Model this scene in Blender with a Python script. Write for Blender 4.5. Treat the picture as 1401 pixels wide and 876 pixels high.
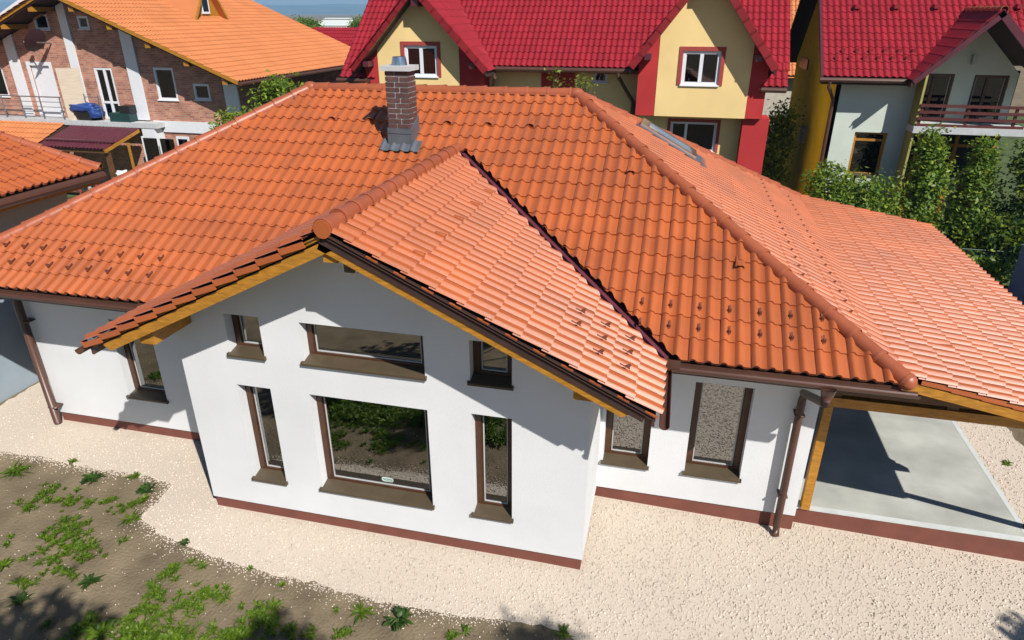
import bpy, bmesh, math, random
import numpy as np
from mathutils import Vector, Matrix
random.seed(7); rng = np.random.default_rng(7)
scene = bpy.context.scene
for o in list(bpy.data.objects): bpy.data.objects.remove(o)
COL = scene.collection

# ------------------------------------------------------------------ camera
CAM = np.array([5.37, -5.81, 5.684]); YAW = .2355; PITCH = .4314; FPX = 912.7
cd = bpy.data.cameras.new('camera'); cam = bpy.data.objects.new('camera', cd); COL.objects.link(cam)
cam.location = CAM; cam.rotation_euler = (math.pi/2-PITCH, 0, YAW)
cd.sensor_width = 36; cd.lens = FPX/1401*36; cd.clip_start = .05; cd.clip_end = 20000
scene.camera = cam
_F = np.array([-math.sin(YAW)*math.cos(PITCH), math.cos(YAW)*math.cos(PITCH), -math.sin(PITCH)])
_R = np.cross(_F, [0,0,1]); _R /= np.linalg.norm(_R); _U = np.cross(_R, _F)
def ray(u, v): return _F + _R*(u-700.5)/FPX - _U*(v-438)/FPX
def at(u, v, ax, val):            # where a measured sight line meets a real plane of the place
    d = ray(u, v); return CAM + d*(val-CAM[ax])/d[ax]
def pix(X):
    d = np.asarray(X, float)-CAM; w = d@_F
    return 700.5+FPX*(d@_R)/w, 438-FPX*(d@_U)/w, w

# ------------------------------------------------------------------ light
SUN = Vector((.72, -.69, .93)).normalized()
elev = math.asin(SUN.z)
world = bpy.data.worlds.new('World'); scene.world = world; world.use_nodes = True
wn = world.node_tree.nodes; wl = world.node_tree.links
sky = wn.new('ShaderNodeTexSky'); sky.sky_type = 'NISHITA'; sky.sun_disc = False
sky.sun_elevation = elev; sky.sun_rotation = math.atan2(SUN.x, SUN.y)
sky.air_density = 1.0; sky.dust_density = .05; sky.ozone_density = 4.0
wn['Background'].inputs[1].default_value = .062
wl.new(sky.outputs[0], wn['Background'].inputs[0])
sd = bpy.data.lights.new('sun', 'SUN'); sd.energy = 5.0; sd.angle = math.radians(.5); sd.color = (1, .96, .90)
so = bpy.data.objects.new('sun', sd); COL.objects.link(so); so.location = (20, -20, 25)
so.rotation_euler = SUN.to_track_quat('Z', 'Y').to_euler()
scene.view_settings.view_transform = 'Standard'; scene.view_settings.look = 'None'
scene.view_settings.gamma = 1; scene.view_settings.exposure = .22
scene.cycles.max_bounces = 6; scene.cycles.diffuse_bounces = 1; scene.cycles.transparent_max_bounces = 12
scene.cycles.volume_bounces = 0

# ------------------------------------------------------------------ materials
MATS = {}
def mat(name, col, rough=.8, var=.1, scale=6, bump=0., bscale=60, spec=.5, tone=0., metal=0, sat=None, coat=0, stretch=None, detail=4, sheen=0):
    if name in MATS: return MATS[name]
    m = bpy.data.materials.new(name); m.use_nodes = True; n = m.node_tree.nodes; l = m.node_tree.links
    b = n['Principled BSDF']; b.inputs['Roughness'].default_value = rough; b.inputs['Metallic'].default_value = metal
    b.inputs['Specular IOR Level'].default_value = spec
    if sheen: b.inputs['IOR'].default_value = 1.6; b.inputs['Sheen Weight'].default_value = sheen; b.inputs['Sheen Roughness'].default_value = .45; b.inputs['Sheen Tint'].default_value = (1, .62, .62, 1)
    if coat: b.inputs['Coat Weight'].default_value = coat; b.inputs['Coat Roughness'].default_value = .15
    g = n.new('ShaderNodeNewGeometry')
    vec = g.outputs['Position']
    if stretch:
        mp = n.new('ShaderNodeMapping'); mp.inputs['Scale'].default_value = stretch; l.new(vec, mp.inputs[0]); vec = mp.outputs[0]
    c1 = tuple(min(1, c*(1+var)) for c in col)+(1,); c0 = tuple(c*(1-var) for c in (sat or col))+(1,)
    nz = n.new('ShaderNodeTexNoise'); nz.inputs['Scale'].default_value = scale; nz.inputs['Detail'].default_value = detail
    l.new(vec, nz.inputs['Vector'])
    r = n.new('ShaderNodeValToRGB'); r.color_ramp.elements[0].position = .3; r.color_ramp.elements[1].position = .7
    r.color_ramp.elements[0].color = c0; r.color_ramp.elements[1].color = c1
    l.new(nz.outputs[0], r.inputs[0]); out = r.outputs[0]
    if tone:
        oi = n.new('ShaderNodeObjectInfo'); ad = n.new('ShaderNodeMath'); ad.operation = 'ADD'
        l.new(oi.outputs['Random'], ad.inputs[0]); l.new(g.outputs['Random Per Island'], ad.inputs[1])
        fr = n.new('ShaderNodeMath'); fr.operation = 'FRACT'; l.new(ad.outputs[0], fr.inputs[0])
        mr = n.new('ShaderNodeMapRange'); mr.inputs[3].default_value = 1-tone; mr.inputs[4].default_value = 1+tone
        l.new(fr.outputs[0], mr.inputs[0])
        hs = n.new('ShaderNodeHueSaturation'); l.new(out, hs.inputs['Color']); l.new(mr.outputs[0], hs.inputs['Value']); out = hs.outputs[0]
    l.new(out, b.inputs['Base Color'])
    if bump:
        nb = n.new('ShaderNodeTexNoise'); nb.inputs['Scale'].default_value = bscale; nb.inputs['Detail'].default_value = 6
        l.new(vec, nb.inputs['Vector'])
        bp = n.new('ShaderNodeBump'); bp.inputs['Strength'].default_value = bump; bp.inputs['Distance'].default_value = .02
        l.new(nb.outputs[0], bp.inputs['Height']); l.new(bp.outputs[0], b.inputs['Normal'])
    MATS[name] = m; return m

M = {}
M['tile'] = mat('clay_tile_glaze', (.42, .092, .012), sheen=.25, rough=.50, var=.12, scale=1.6, spec=.75, tone=.08, bump=.08, bscale=25)
M['cap'] = mat('clay_cap_glaze', (.36, .095, .04), rough=.42, var=.10, scale=5, spec=.55, tone=.05, bump=.1, bscale=40)
M['deck'] = mat('roof_underlay', (.05, .02, .012), rough=.9)
M['stucco'] = mat('white_stucco', (.755, .76, .765), rough=.9, var=.05, scale=1.1, bump=.25, bscale=130, spec=.2)
M['plinth'] = mat('brown_plinth_paint', (.19, .062, .042), rough=.75, var=.14, scale=4, bump=.2, bscale=90)
M['wood'] = mat('yellow_stained_timber', (.43, .19, .02), rough=.5, var=.26, scale=9, bump=.12, bscale=30, stretch=(1, 1, 5))
M['darkwood'] = mat('dark_stained_timber', (.12, .055, .02), rough=.6, var=.3, scale=7, stretch=(1, 1, 5))
M['gutter'] = mat('brown_coated_steel', (.095, .042, .028), rough=.38, var=.1, scale=4, spec=.5)
M['valley'] = mat('valley_sheet', (.13, .03, .045), rough=.45, var=.12, scale=5)
M['frame'] = mat('brown_window_frame', (.075, .03, .013), rough=.4, var=.15, scale=10)
M['sill'] = mat('sill_sheet', (.095, .07, .042), rough=.38, var=.12, scale=6, metal=.1)
M['concrete'] = mat('slab_concrete', (.44, .445, .40), rough=.85, var=.2, scale=1.8, bump=.15, bscale=50, detail=8)
M['slabedge'] = mat('slab_edge_screed', (.60, .62, .60), rough=.85, var=.08, scale=6)
M['grey'] = mat('lead_grey_sheet', (.10, .11, .125), rough=.45, var=.15, scale=6)
M['zinc'] = mat('stainless_flue', (.62, .63, .65), rough=.22, metal=1, var=.05)
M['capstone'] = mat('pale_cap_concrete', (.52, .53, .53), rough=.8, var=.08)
M['brick'] = mat('brown_clinker', (.105, .052, .045), rough=.6, var=.2, scale=14, tone=.2, bump=.2, bscale=80)
M['mortar'] = mat('mortar', (.5, .48, .45), rough=.95)
M['soil'] = mat('soil', (.21, .165, .105), rough=.95, var=.28, scale=2.2, bump=.9, bscale=28, spec=.1, detail=10)
M['stone'] = mat('limestone_chip', (.66, .565, .465), rough=.9, var=.12, scale=.8, tone=.22, spec=.2)
M['gravel'] = mat('gravel_bed', (.62, .53, .43), rough=.95, var=.09, scale=60, bump=.2, bscale=130, spec=.15, detail=8)
M['lawn'] = mat('lawn', (.07, .10, .025), rough=.95, var=.4, scale=3, bump=.6, bscale=40)
M['redtile'] = mat('red_coated_tile', (.28, .012, .02), rough=.45, var=.1, scale=2, tone=.09, spec=.5)
M['redverge'] = mat('red_verge_tile', (.24, .012, .016), rough=.45, var=.1, scale=3, tone=.1)
M['orangefar'] = mat('orange_roof_tile', (.60, .21, .075), rough=.5, var=.08, scale=1, tone=.06)
M['yellow'] = mat('cream_yellow_render', (.86, .64, .29), rough=.9, var=.06, scale=1.2, bump=.15, bscale=110, spec=.2)
M['mustard'] = mat('mustard_render', (.85, .62, .035), rough=.9, var=.1, scale=1.5, spec=.2)
M['redwall'] = mat('raspberry_render', (.47, .04, .04), rough=.85, var=.1, scale=1.5, spec=.2)
M['redtrim'] = mat('brick_red_trim', (.36, .055, .045), rough=.8, var=.08)
M['whiteframe'] = mat('white_plastic_frame', (.78, .79, .82), rough=.4, var=.03)
M['whitewall'] = mat('pale_green_white_render', (.60, .66, .58), rough=.9, var=.06, scale=1.4, spec=.2)
M['garagewall'] = mat('beige_render', (.60, .56, .44), rough=.9, var=.08, scale=1.5)
M['bluegrey'] = mat('blue_grey_render', (.33, .40, .46), rough=.9, var=.12, scale=1.5)
M['bluewall'] = mat('blue_painted_wall', (.16, .2, .42), rough=.85, var=.15, scale=2)
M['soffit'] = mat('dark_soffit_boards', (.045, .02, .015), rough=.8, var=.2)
M['maroon'] = mat('maroon_sheet', (.10, .022, .035), rough=.4, var=.12)
M['maroonwood'] = mat('maroon_rail_paint', (.10, .024, .022), rough=.45, var=.2)
M['steel'] = mat('railing_steel', (.30, .30, .31), rough=.35, metal=.7)
M['tarp'] = mat('blue_tarp', (.02, .06, .24), rough=.45, var=.3, scale=6)
M['black'] = mat('black_plastic', (.012, .013, .014), rough=.5)
M['planter'] = mat('dark_green_planter', (.012, .05, .045), rough=.5)
M['bark'] = mat('bark', (.12, .085, .055), rough=.95, var=.3, scale=12, bump=.4, bscale=30)
M['screen'] = mat('beige_board_screen', (.60, .50, .38), rough=.8, var=.1, scale=3, stretch=(1, 1, 9))
M['curtain'] = mat('olive_curtain', (.30, .28, .10), rough=.95, var=.3, scale=9, stretch=(6, 1, .4))
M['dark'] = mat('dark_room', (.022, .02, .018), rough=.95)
M['bluepost'] = mat('blue_post_paint', (.05, .22, .42), rough=.4)
M['meshwire'] = mat('green_wire', (.03, .07, .05), rough=.5)
M['whiteplastic'] = mat('white_film', (.78, .78, .8), rough=.4, var=.05)
M['petal'] = mat('lilac_petal', (.45, .22, .55), rough=.8, var=.2, scale=40)
M['string'] = mat('white_string', (.7, .72, .7), rough=.8)
M['yellowplastic'] = mat('yellow_card', (.75, .5, .02), rough=.6)
M['paleroof'] = mat('pale_sheet_roof', (.62, .66, .62), rough=.6, var=.05, scale=.3)
M['farwall'] = mat('far_house_wall', (.55, .5, .42), rough=.9)
M['sticker'] = mat('sticker_paper', (.60, .72, .64), rough=.6)
M['print'] = mat('sticker_print', (.05, .13, .12), rough=.6)

def glass_mat(name, tint, ior=1.9):
    m = bpy.data.materials.new(name); m.use_nodes = True; n = m.node_tree.nodes; l = m.node_tree.links
    n.remove(n['Principled BSDF']); out = n['Material Output']
    t = n.new('ShaderNodeBsdfTransparent'); t.inputs[0].default_value = tint
    g = n.new('ShaderNodeBsdfGlossy'); g.inputs['Roughness'].default_value = .01; g.inputs[0].default_value = (.95, .97, .97, 1)
    f = n.new('ShaderNodeFresnel'); f.inputs[0].default_value = ior
    x = n.new('ShaderNodeMixShader'); l.new(f.outputs[0], x.inputs[0]); l.new(t.outputs[0], x.inputs[1]); l.new(g.outputs[0], x.inputs[2])
    l.new(x.outputs[0], out.inputs['Surface']); return m
M['glass'] = glass_mat('window_glass', (.5, .55, .53, 1), 3.6)
M['farglass'] = glass_mat('far_window_glass', (.35, .38, .42, 1), 1.7)

def leaf_mat(name, c0, c1, trans=.45):
    m = bpy.data.materials.new(name); m.use_nodes = True; n = m.node_tree.nodes; l = m.node_tree.links
    b = n['Principled BSDF']; b.inputs['Roughness'].default_value = .45; b.inputs['Specular IOR Level'].default_value = .4
    g = n.new('ShaderNodeNewGeometry'); r = n.new('ShaderNodeValToRGB')
    r.color_ramp.elements[0].color = c0+(1,); r.color_ramp.elements[1].color = c1+(1,)
    l.new(g.outputs['Random Per Island'], r.inputs[0]); l.new(r.outputs[0], b.inputs['Base Color'])
    t = n.new('ShaderNodeBsdfTranslucent'); l.new(r.outputs[0], t.inputs[0])
    x = n.new('ShaderNodeMixShader'); x.inputs[0].default_value = trans
    l.new(b.outputs[0], x.inputs[1]); l.new(t.outputs[0], x.inputs[2]); l.new(x.outputs[0], n['Material Output'].inputs['Surface'])
    return m
M['leaf'] = leaf_mat('green_leaf', (.06, .14, .016), (.22, .34, .05))
M['leafbright'] = leaf_mat('bright_green_leaf', (.13, .22, .016), (.36, .44, .05))
M['leafdark'] = leaf_mat('dark_green_leaf', (.025, .07, .02), (.11, .20, .05))
M['weed'] = leaf_mat('weed_leaf', (.06, .14, .008), (.20, .30, .02))
M['weeddark'] = leaf_mat('dark_weed_leaf', (.025, .08, .012), (.09, .17, .03))

def brickwall_mat():
    m = bpy.data.materials.new('far_brick_facing'); m.use_nodes = True; n = m.node_tree.nodes; l = m.node_tree.links
    b = n['Principled BSDF']; b.inputs['Roughness'].default_value = .85; b.inputs['Specular IOR Level'].default_value = .2
    g = n.new('ShaderNodeNewGeometry'); sx = n.new('ShaderNodeSeparateXYZ'); cx = n.new('ShaderNodeCombineXYZ')
    l.new(g.outputs['Position'], sx.inputs[0])
    ad = n.new('ShaderNodeMath'); ad.operation = 'ADD'; l.new(sx.outputs[0], ad.inputs[0]); l.new(sx.outputs[1], ad.inputs[1])
    l.new(ad.outputs[0], cx.inputs[0]); l.new(sx.outputs[2], cx.inputs[1])
    t = n.new('ShaderNodeTexBrick'); l.new(cx.outputs[0], t.inputs[0])
    t.inputs['Color1'].default_value = (.54, .25, .17, 1); t.inputs['Color2'].default_value = (.33, .125, .095, 1); t.inputs['Mortar'].default_value = (.46, .34, .26, 1)
    t.inputs['Scale'].default_value = 1; t.inputs['Mortar Size'].default_value = .008; t.inputs['Brick Width'].default_value = .2; t.inputs['Row Height'].default_value = .068
    t.inputs['Bias'].default_value = -.15
    nz = n.new('ShaderNodeTexNoise'); nz.inputs['Scale'].default_value = 2.5; nz.inputs['Detail'].default_value = 6; l.new(cx.outputs[0], nz.inputs[0])
    mx = n.new('ShaderNodeMix'); mx.data_type = 'RGBA'; mx.blend_type = 'OVERLAY'; mx.inputs[0].default_value = .6
    l.new(t.outputs[0], mx.inputs[6]); l.new(nz.outputs[0], mx.inputs[7]); l.new(mx.outputs[2], b.inputs['Base Color'])
    bp = n.new('ShaderNodeBump'); bp.inputs['Strength'].default_value = .5; bp.inputs['Distance'].default_value = .01; bp.invert = True
    l.new(t.outputs['Fac'], bp.inputs['Height']); l.new(bp.outputs[0], b.inputs['Normal'])
    return m
M['brickwall'] = brickwall_mat()

# ------------------------------------------------------------------ mesh helpers
class MB:
    def __init__(s): s.v = []; s.f = []
    def add(s, V, F):
        k = len(s.v); s.v += [tuple(map(float, p)) for p in V]; s.f += [tuple(i+k for i in f) for f in F]; return s
    def box(s, x0, x1, y0, y1, z0, z1):
        V = [(x, y, z) for z in (z0, z1) for x, y in ((x0, y0), (x1, y0), (x1, y1), (x0, y1))]
        return s.add(V, [(3,2,1,0), (4,5,6,7), (0,1,5,4), (1,2,6,5), (2,3,7,6), (3,0,4,7)])
    def quad(s, a, b, c, d): return s.add([a, b, c, d], [(0,1,2,3)])
    def poly(s, pts): return s.add(pts, [tuple(range(len(pts)))])
    def prism(s, pts, d):                   # polygon pts swept by vector d
        n = len(pts); d = np.asarray(d, float)
        V = [np.asarray(p, float) for p in pts]; V += [p+d for p in V]
        return s.add(V, [tuple(range(n))[::-1], tuple(range(n, 2*n))]+[(i, (i+1) % n, n+(i+1) % n, n+i) for i in range(n)])
    def beam(s, a, b, w, h, up=(0,0,1)):    # rectangular bar, w across, h along up, a..b is its centre line
        a = np.asarray(a, float); b = np.asarray(b, float); d = b-a; d /= np.linalg.norm(d)
        x = np.cross(d, up); x /= np.linalg.norm(x); z = np.cross(x, d)
        c = [a+x*sx*w/2+z*sz*h/2 for sx, sz in ((-1,-1),(1,-1),(1,1),(-1,1))]
        return s.prism(c, b-a)
    def tube(s, path, r, n=8, r1=None, cap=True):
        P = [np.asarray(p, float) for p in path]; k0 = len(s.v); m = len(P)
        rs = r if hasattr(r, '__len__') else np.linspace(r, r if r1 is None else r1, m)
        ref = np.array([0, 0, 1.]); V = []
        for i in range(m):
            t = P[min(i+1, m-1)]-P[max(i-1, 0)]; t /= np.linalg.norm(t)+1e-9
            rr = ref if abs(t@ref) < .95 else np.array([1., 0, 0])
            x = np.cross(t, rr); x /= np.linalg.norm(x); y = np.cross(t, x)
            V += [P[i]+rs[i]*(math.cos(2*math.pi*j/n)*x+math.sin(2*math.pi*j/n)*y) for j in range(n)]
        F = [(i*n+j, i*n+(j+1) % n, (i+1)*n+(j+1) % n, (i+1)*n+j) for i in range(m-1) for j in range(n)]
        if cap: F += [tuple(range(n)), tuple(range((m-1)*n, m*n))[::-1]]
        return s.add(V, F)
    def halfpipe(s, a, b, r, up=(0,0,1), n=8, t=.006):   # open gutter
        a = np.asarray(a, float); b = np.asarray(b, float); d = b-a; d /= np.linalg.norm(d)
        x = np.cross(d, up); x /= np.linalg.norm(x); z = np.asarray(up, float)
        sec = [(r*math.cos(math.pi+math.pi*i/n), r*math.sin(math.pi+math.pi*i/n)) for i in range(n+1)]
        sec2 = [((r-t)*c/r, (r-t)*q/r) for c, q in sec][::-1]; sec = sec+sec2; k = len(sec)
        V = [p+x*c+z*q for p in (a, b) for c, q in sec]
        return s.add(V, [(i, (i+1) % k, k+(i+1) % k, k+i) for i in range(k)]+[tuple(range(k))[::-1], tuple(range(k, 2*k))])
    def build(s, name, m, parent=None, smooth=False, world=True):
        me = bpy.data.meshes.new(name)
        off = root_loc(parent) if (parent is not None and world) else np.zeros(3)
        me.from_pydata([tuple(np.asarray(p)-off) for p in s.v], [], s.f)
        return link(name, me, m, parent, smooth)
def root_loc(o):
    p = np.zeros(3)
    while o is not None: p += np.array(o.location); o = o.parent
    return p
def link(name, me, m=None, parent=None, smooth=False):
    if m is not None and not me.materials: me.materials.append(M[m] if isinstance(m, str) else m)
    if smooth: me.polygons.foreach_set('use_smooth', [True]*len(me.polygons))
    o = bpy.data.objects.new(name, me); COL.objects.link(o)
    if parent is not None: o.parent = parent
    return o
def tag(o, label=None, cat=None, group=None, kind=None):
    if label: o['label'] = label
    if cat: o['category'] = cat
    if group: o['group'] = group
    if kind: o['kind'] = kind
    return o
def thing(name, label, cat, loc, group=None):
    o = bpy.data.objects.new(name, None); COL.objects.link(o); o.location = tuple(map(float, loc)); o.empty_display_size = .2
    return tag(o, label, cat, group)
def npmesh(name, V, F):                       # V (n,3) array, F (m,k) array of one face size
    me = bpy.data.meshes.new(name); V = np.ascontiguousarray(V, np.float32); F = np.ascontiguousarray(F, np.int32)
    k = F.shape[1]; me.vertices.add(len(V)); me.vertices.foreach_set('co', V.ravel())
    me.loops.add(F.size); me.loops.foreach_set('vertex_index', F.ravel())
    me.polygons.add(len(F)); me.polygons.foreach_set('loop_start', np.arange(0, F.size, k, dtype=np.int32))
    me.update(calc_edges=True); me.validate(); return me

def inpoly(P, poly):
    x, y = P[:, 0], P[:, 1]; c = np.zeros(len(P), bool); n = len(poly)
    for i in range(n):
        x0, y0 = poly[i]; x1, y1 = poly[(i+1) % n]
        if y0 == y1: continue
        k = ((y0 > y) != (y1 > y)) & (x < (x1-x0)*(y-y0)/(y1-y0)+x0); c ^= k
    return c

# ------------------------------------------------------------------ tile laying
def tile_geo(tw, L, rolls, h, raise_, lip, seg=4, frac=.56):
    prof = []; p = tw/rolls
    for r in range(rolls):
        for i in range(seg+1):
            t = i/seg; prof.append((r*p+t*p*frac, h*math.sin(math.pi*t)**.75))
        prof.append((r*p+p*(frac+.06), -.002)); prof.append((r*p+p*.985, -.002))
    n = len(prof); V = [(u, 0, q+raise_) for u, q in prof]+[(u, L, q) for u, q in prof]
    F = [(i, i+1, n+i+1, n+i) for i in range(n-1)]
    k = 2*n; V += [(u, 0, q+raise_) for u, q in prof]+[(u, .006, q+raise_-lip) for u, q in prof]
    F += [(k+n+i, k+n+i+1, k+i+1, k+i) for i in range(n-1)]
    return np.array(V, float), F
def lay(O, u, v, ulen, vlen, tw, te, geo, clips, keep=None, u0=0., stagger=0):
    """returns ('full'|'cut', matrix 4x4, mesh or None) for one slope; clips(uc,vc,P) gives world planes to cut at"""
    O, u, v = [np.asarray(a, float) for a in (O, u, v)]; n = np.cross(u, v); V, F = geo; out = []
    tot = V[:, 0].max(); L = V[:, 1].max()
    for j in range(int(math.ceil(vlen/te))):
        for i in range(int(math.ceil(ulen/tw))):
            a = u0+i*tw+(j % 2)*stagger; b = j*te; P = O+u*a+v*b
            Cn = P+u*tw/2+v*te/2
            if keep is not None and not keep(Cn): continue
            W = P+V[:, :1]*u+V[:, 1:2]*v+V[:, 2:3]*n
            pl = clips(Cn, j) if clips else []
            state = 'full'; cuts = []
            for p, q in pl:
                dd = (W-np.asarray(p))@np.asarray(q)
                if dd.min() > -.01: state = 'out'; break
                if dd.max() > .002: cuts.append((p, q))
            if state == 'out': continue
            Mx = np.eye(4); Mx[:3, 0] = u; Mx[:3, 1] = v; Mx[:3, 2] = n; Mx[:3, 3] = P
            if cuts:
                bm = bmesh.new(); vs = [bm.verts.new(p) for p in V]
                for f in F: bm.faces.new([vs[k] for k in f])
                Mi = np.linalg.inv(Mx)
                for p, q in cuts:
                    pl_ = (Mi@np.append(p, 1))[:3]; ql = Mi[:3, :3]@np.asarray(q)
                    bmesh.ops.bisect_plane(bm, geom=bm.verts[:]+bm.edges[:]+bm.faces[:], plane_co=pl_, plane_no=ql, clear_outer=True)
                if not bm.faces: bm.free(); continue
                me = bpy.data.meshes.new('roof_tile_cut'); bm.to_mesh(me); bm.free()
                out.append(('cut', Mx, me))
            else: out.append(('full', Mx, None))
    return out
def tile_join(name, items, geo, m, parent):
    V, F = geo; vs = []; fs = []; k = 0
    for st, Mx, me in items:
        if me is None: v = V; f = F
        else:
            v = np.array([x.co for x in me.vertices]).reshape(-1, 3); f = [tuple(p.vertices) for p in me.polygons]
        vs.append(v@Mx[:3, :3].T+Mx[:3, 3]); fs += [tuple(i+k for i in q) for q in f]; k += len(v)
    me = bpy.data.meshes.new(name); V = np.concatenate(vs)-root_loc(parent)
    me.from_pydata(V.tolist(), [], fs)
    o = link(name, me, m, parent, True); o['kind'] = 'stuff'; return o
def tile_objects(name, items, geo, m, parent, base=None):
    V, F = geo
    if base is None:
        base = bpy.data.meshes.new(name); base.from_pydata(V.tolist(), [], F); base.materials.append(M[m])
        base.polygons.foreach_set('use_smooth', [True]*len(base.polygons))
    rl = root_loc(parent)
    for st, Mx, me in items:
        if me is None: me = base
        else: me.materials.append(M[m]); me.polygons.foreach_set('use_smooth', [True]*len(me.polygons))
        o = bpy.data.objects.new(name, me); COL.objects.link(o); o.parent = parent
        Q = Mx.copy(); Q[:3, 3] -= rl
        j = rng.normal(0, 1, 3); Q[:3, 3] += Q[:3, 0]*j[0]*.0015+Q[:3, 1]*j[1]*.003
        o.matrix_local = Matrix(Q.tolist()) @ Matrix.Rotation(float(j[2])*.004, 4, 'Z')
    return base
def place(name, me, m, parent, P, x, y, z=None):
    x = np.asarray(x, float); y = np.asarray(y, float); z = np.cross(x, y) if z is None else np.asarray(z, float)
    o = link(name, me, m, parent); Q = np.eye(4); Q[:3, 0] = x; Q[:3, 1] = y; Q[:3, 2] = z; Q[:3, 3] = np.asarray(P)-root_loc(parent)
    o.matrix_local = Matrix(Q.tolist()); return o
def unit(a): a = np.asarray(a, float); return a/np.linalg.norm(a)

# ridge / hip caps -------------------------------------------------------
def cap_mesh(r=.090, L=.37, arc=205, seg=9):
    V = []; F = []; n = seg+1
    def ring(y, rr):
        return [(rr*math.sin(math.radians(-arc/2+arc*i/seg)), y, rr*math.cos(math.radians(-arc/2+arc*i/seg))-.03) for i in range(n)]
    V += ring(0, r); V += ring(L, r*.84)
    F += [(i, i+1, n+i+1, n+i) for i in range(seg)]
    V += ring(0, r); V += ring(.002, r*.80)
    F += [(2*n+i+1, 2*n+i, 3*n+i, 3*n+i+1) for i in range(seg)]
    V += ring(-.004, r*1.03); V += ring(.035, r*1.05)          # raised collar
    F += [(4*n+i, 4*n+i+1, 5*n+i+1, 5*n+i) for i in range(seg)]
    V += ring(.035, r*1.05); V += ring(.037, r*.98)
    F += [(6*n+i, 6*n+i+1, 7*n+i+1, 7*n+i) for i in range(seg)]
    me = bpy.data.meshes.new('ridge_cap'); me.from_pydata(V, [], F); me.polygons.foreach_set('use_smooth', [True]*len(me.polygons))
    return me
CAPME = cap_mesh()
def caps(a, b, parent, up, ex=.325, lift=.035, m='cap', me=None, name='ridge_cap'):
    me = me or CAPME
    a = np.asarray(a, float); b = np.asarray(b, float); d = b-a; L = np.linalg.norm(d); d /= L
    up = unit(np.asarray(up)-d*(np.asarray(up)@d)); x = np.cross(d, up)
    n = max(1, int(round(L/ex))); e = L/n
    for i in range(n):
        place(name, me, m, parent, a+d*e*i+up*(lift+rng.normal(0, .002)), x, d, up)

# ------------------------------------------------------------------ facades and windows
def facade(mb, x0, x1, zb, ztop, holes, y, depth, brk=()):
    """front skin at y facing -y; ztop(x) is piecewise linear with breaks brk; holes (x0,x1,z0,z1) get reveals of depth"""
    xs = sorted(set([x0, x1]+[h[i] for h in holes for i in (0, 1)]+list(brk)))
    for a, b in zip(xs[:-1], xs[1:]):
        hs = sorted([h for h in holes if h[0] <= a+1e-6 and h[1] >= b-1e-6], key=lambda h: h[2])
        z = zb
        for h in hs:
            mb.quad((a, y, z), (b, y, z), (b, y, h[2]), (a, y, h[2])); z = h[3]
        mb.quad((a, y, z), (b, y, z), (b, y, ztop(b)), (a, y, ztop(a)))
    for a, b, c, d in holes:
        Y = y+depth
        mb.quad((a, y, c), (a, y, d), (a, Y, d), (a, Y, c)); mb.quad((b, y, d), (b, y, c), (b, Y, c), (b, Y, d))
        mb.quad((a, y, d), (b, y, d), (b, Y, d), (a, Y, d)); mb.quad((b, y, c), (a, y, c), (a, Y, c), (b, Y, c))
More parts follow.
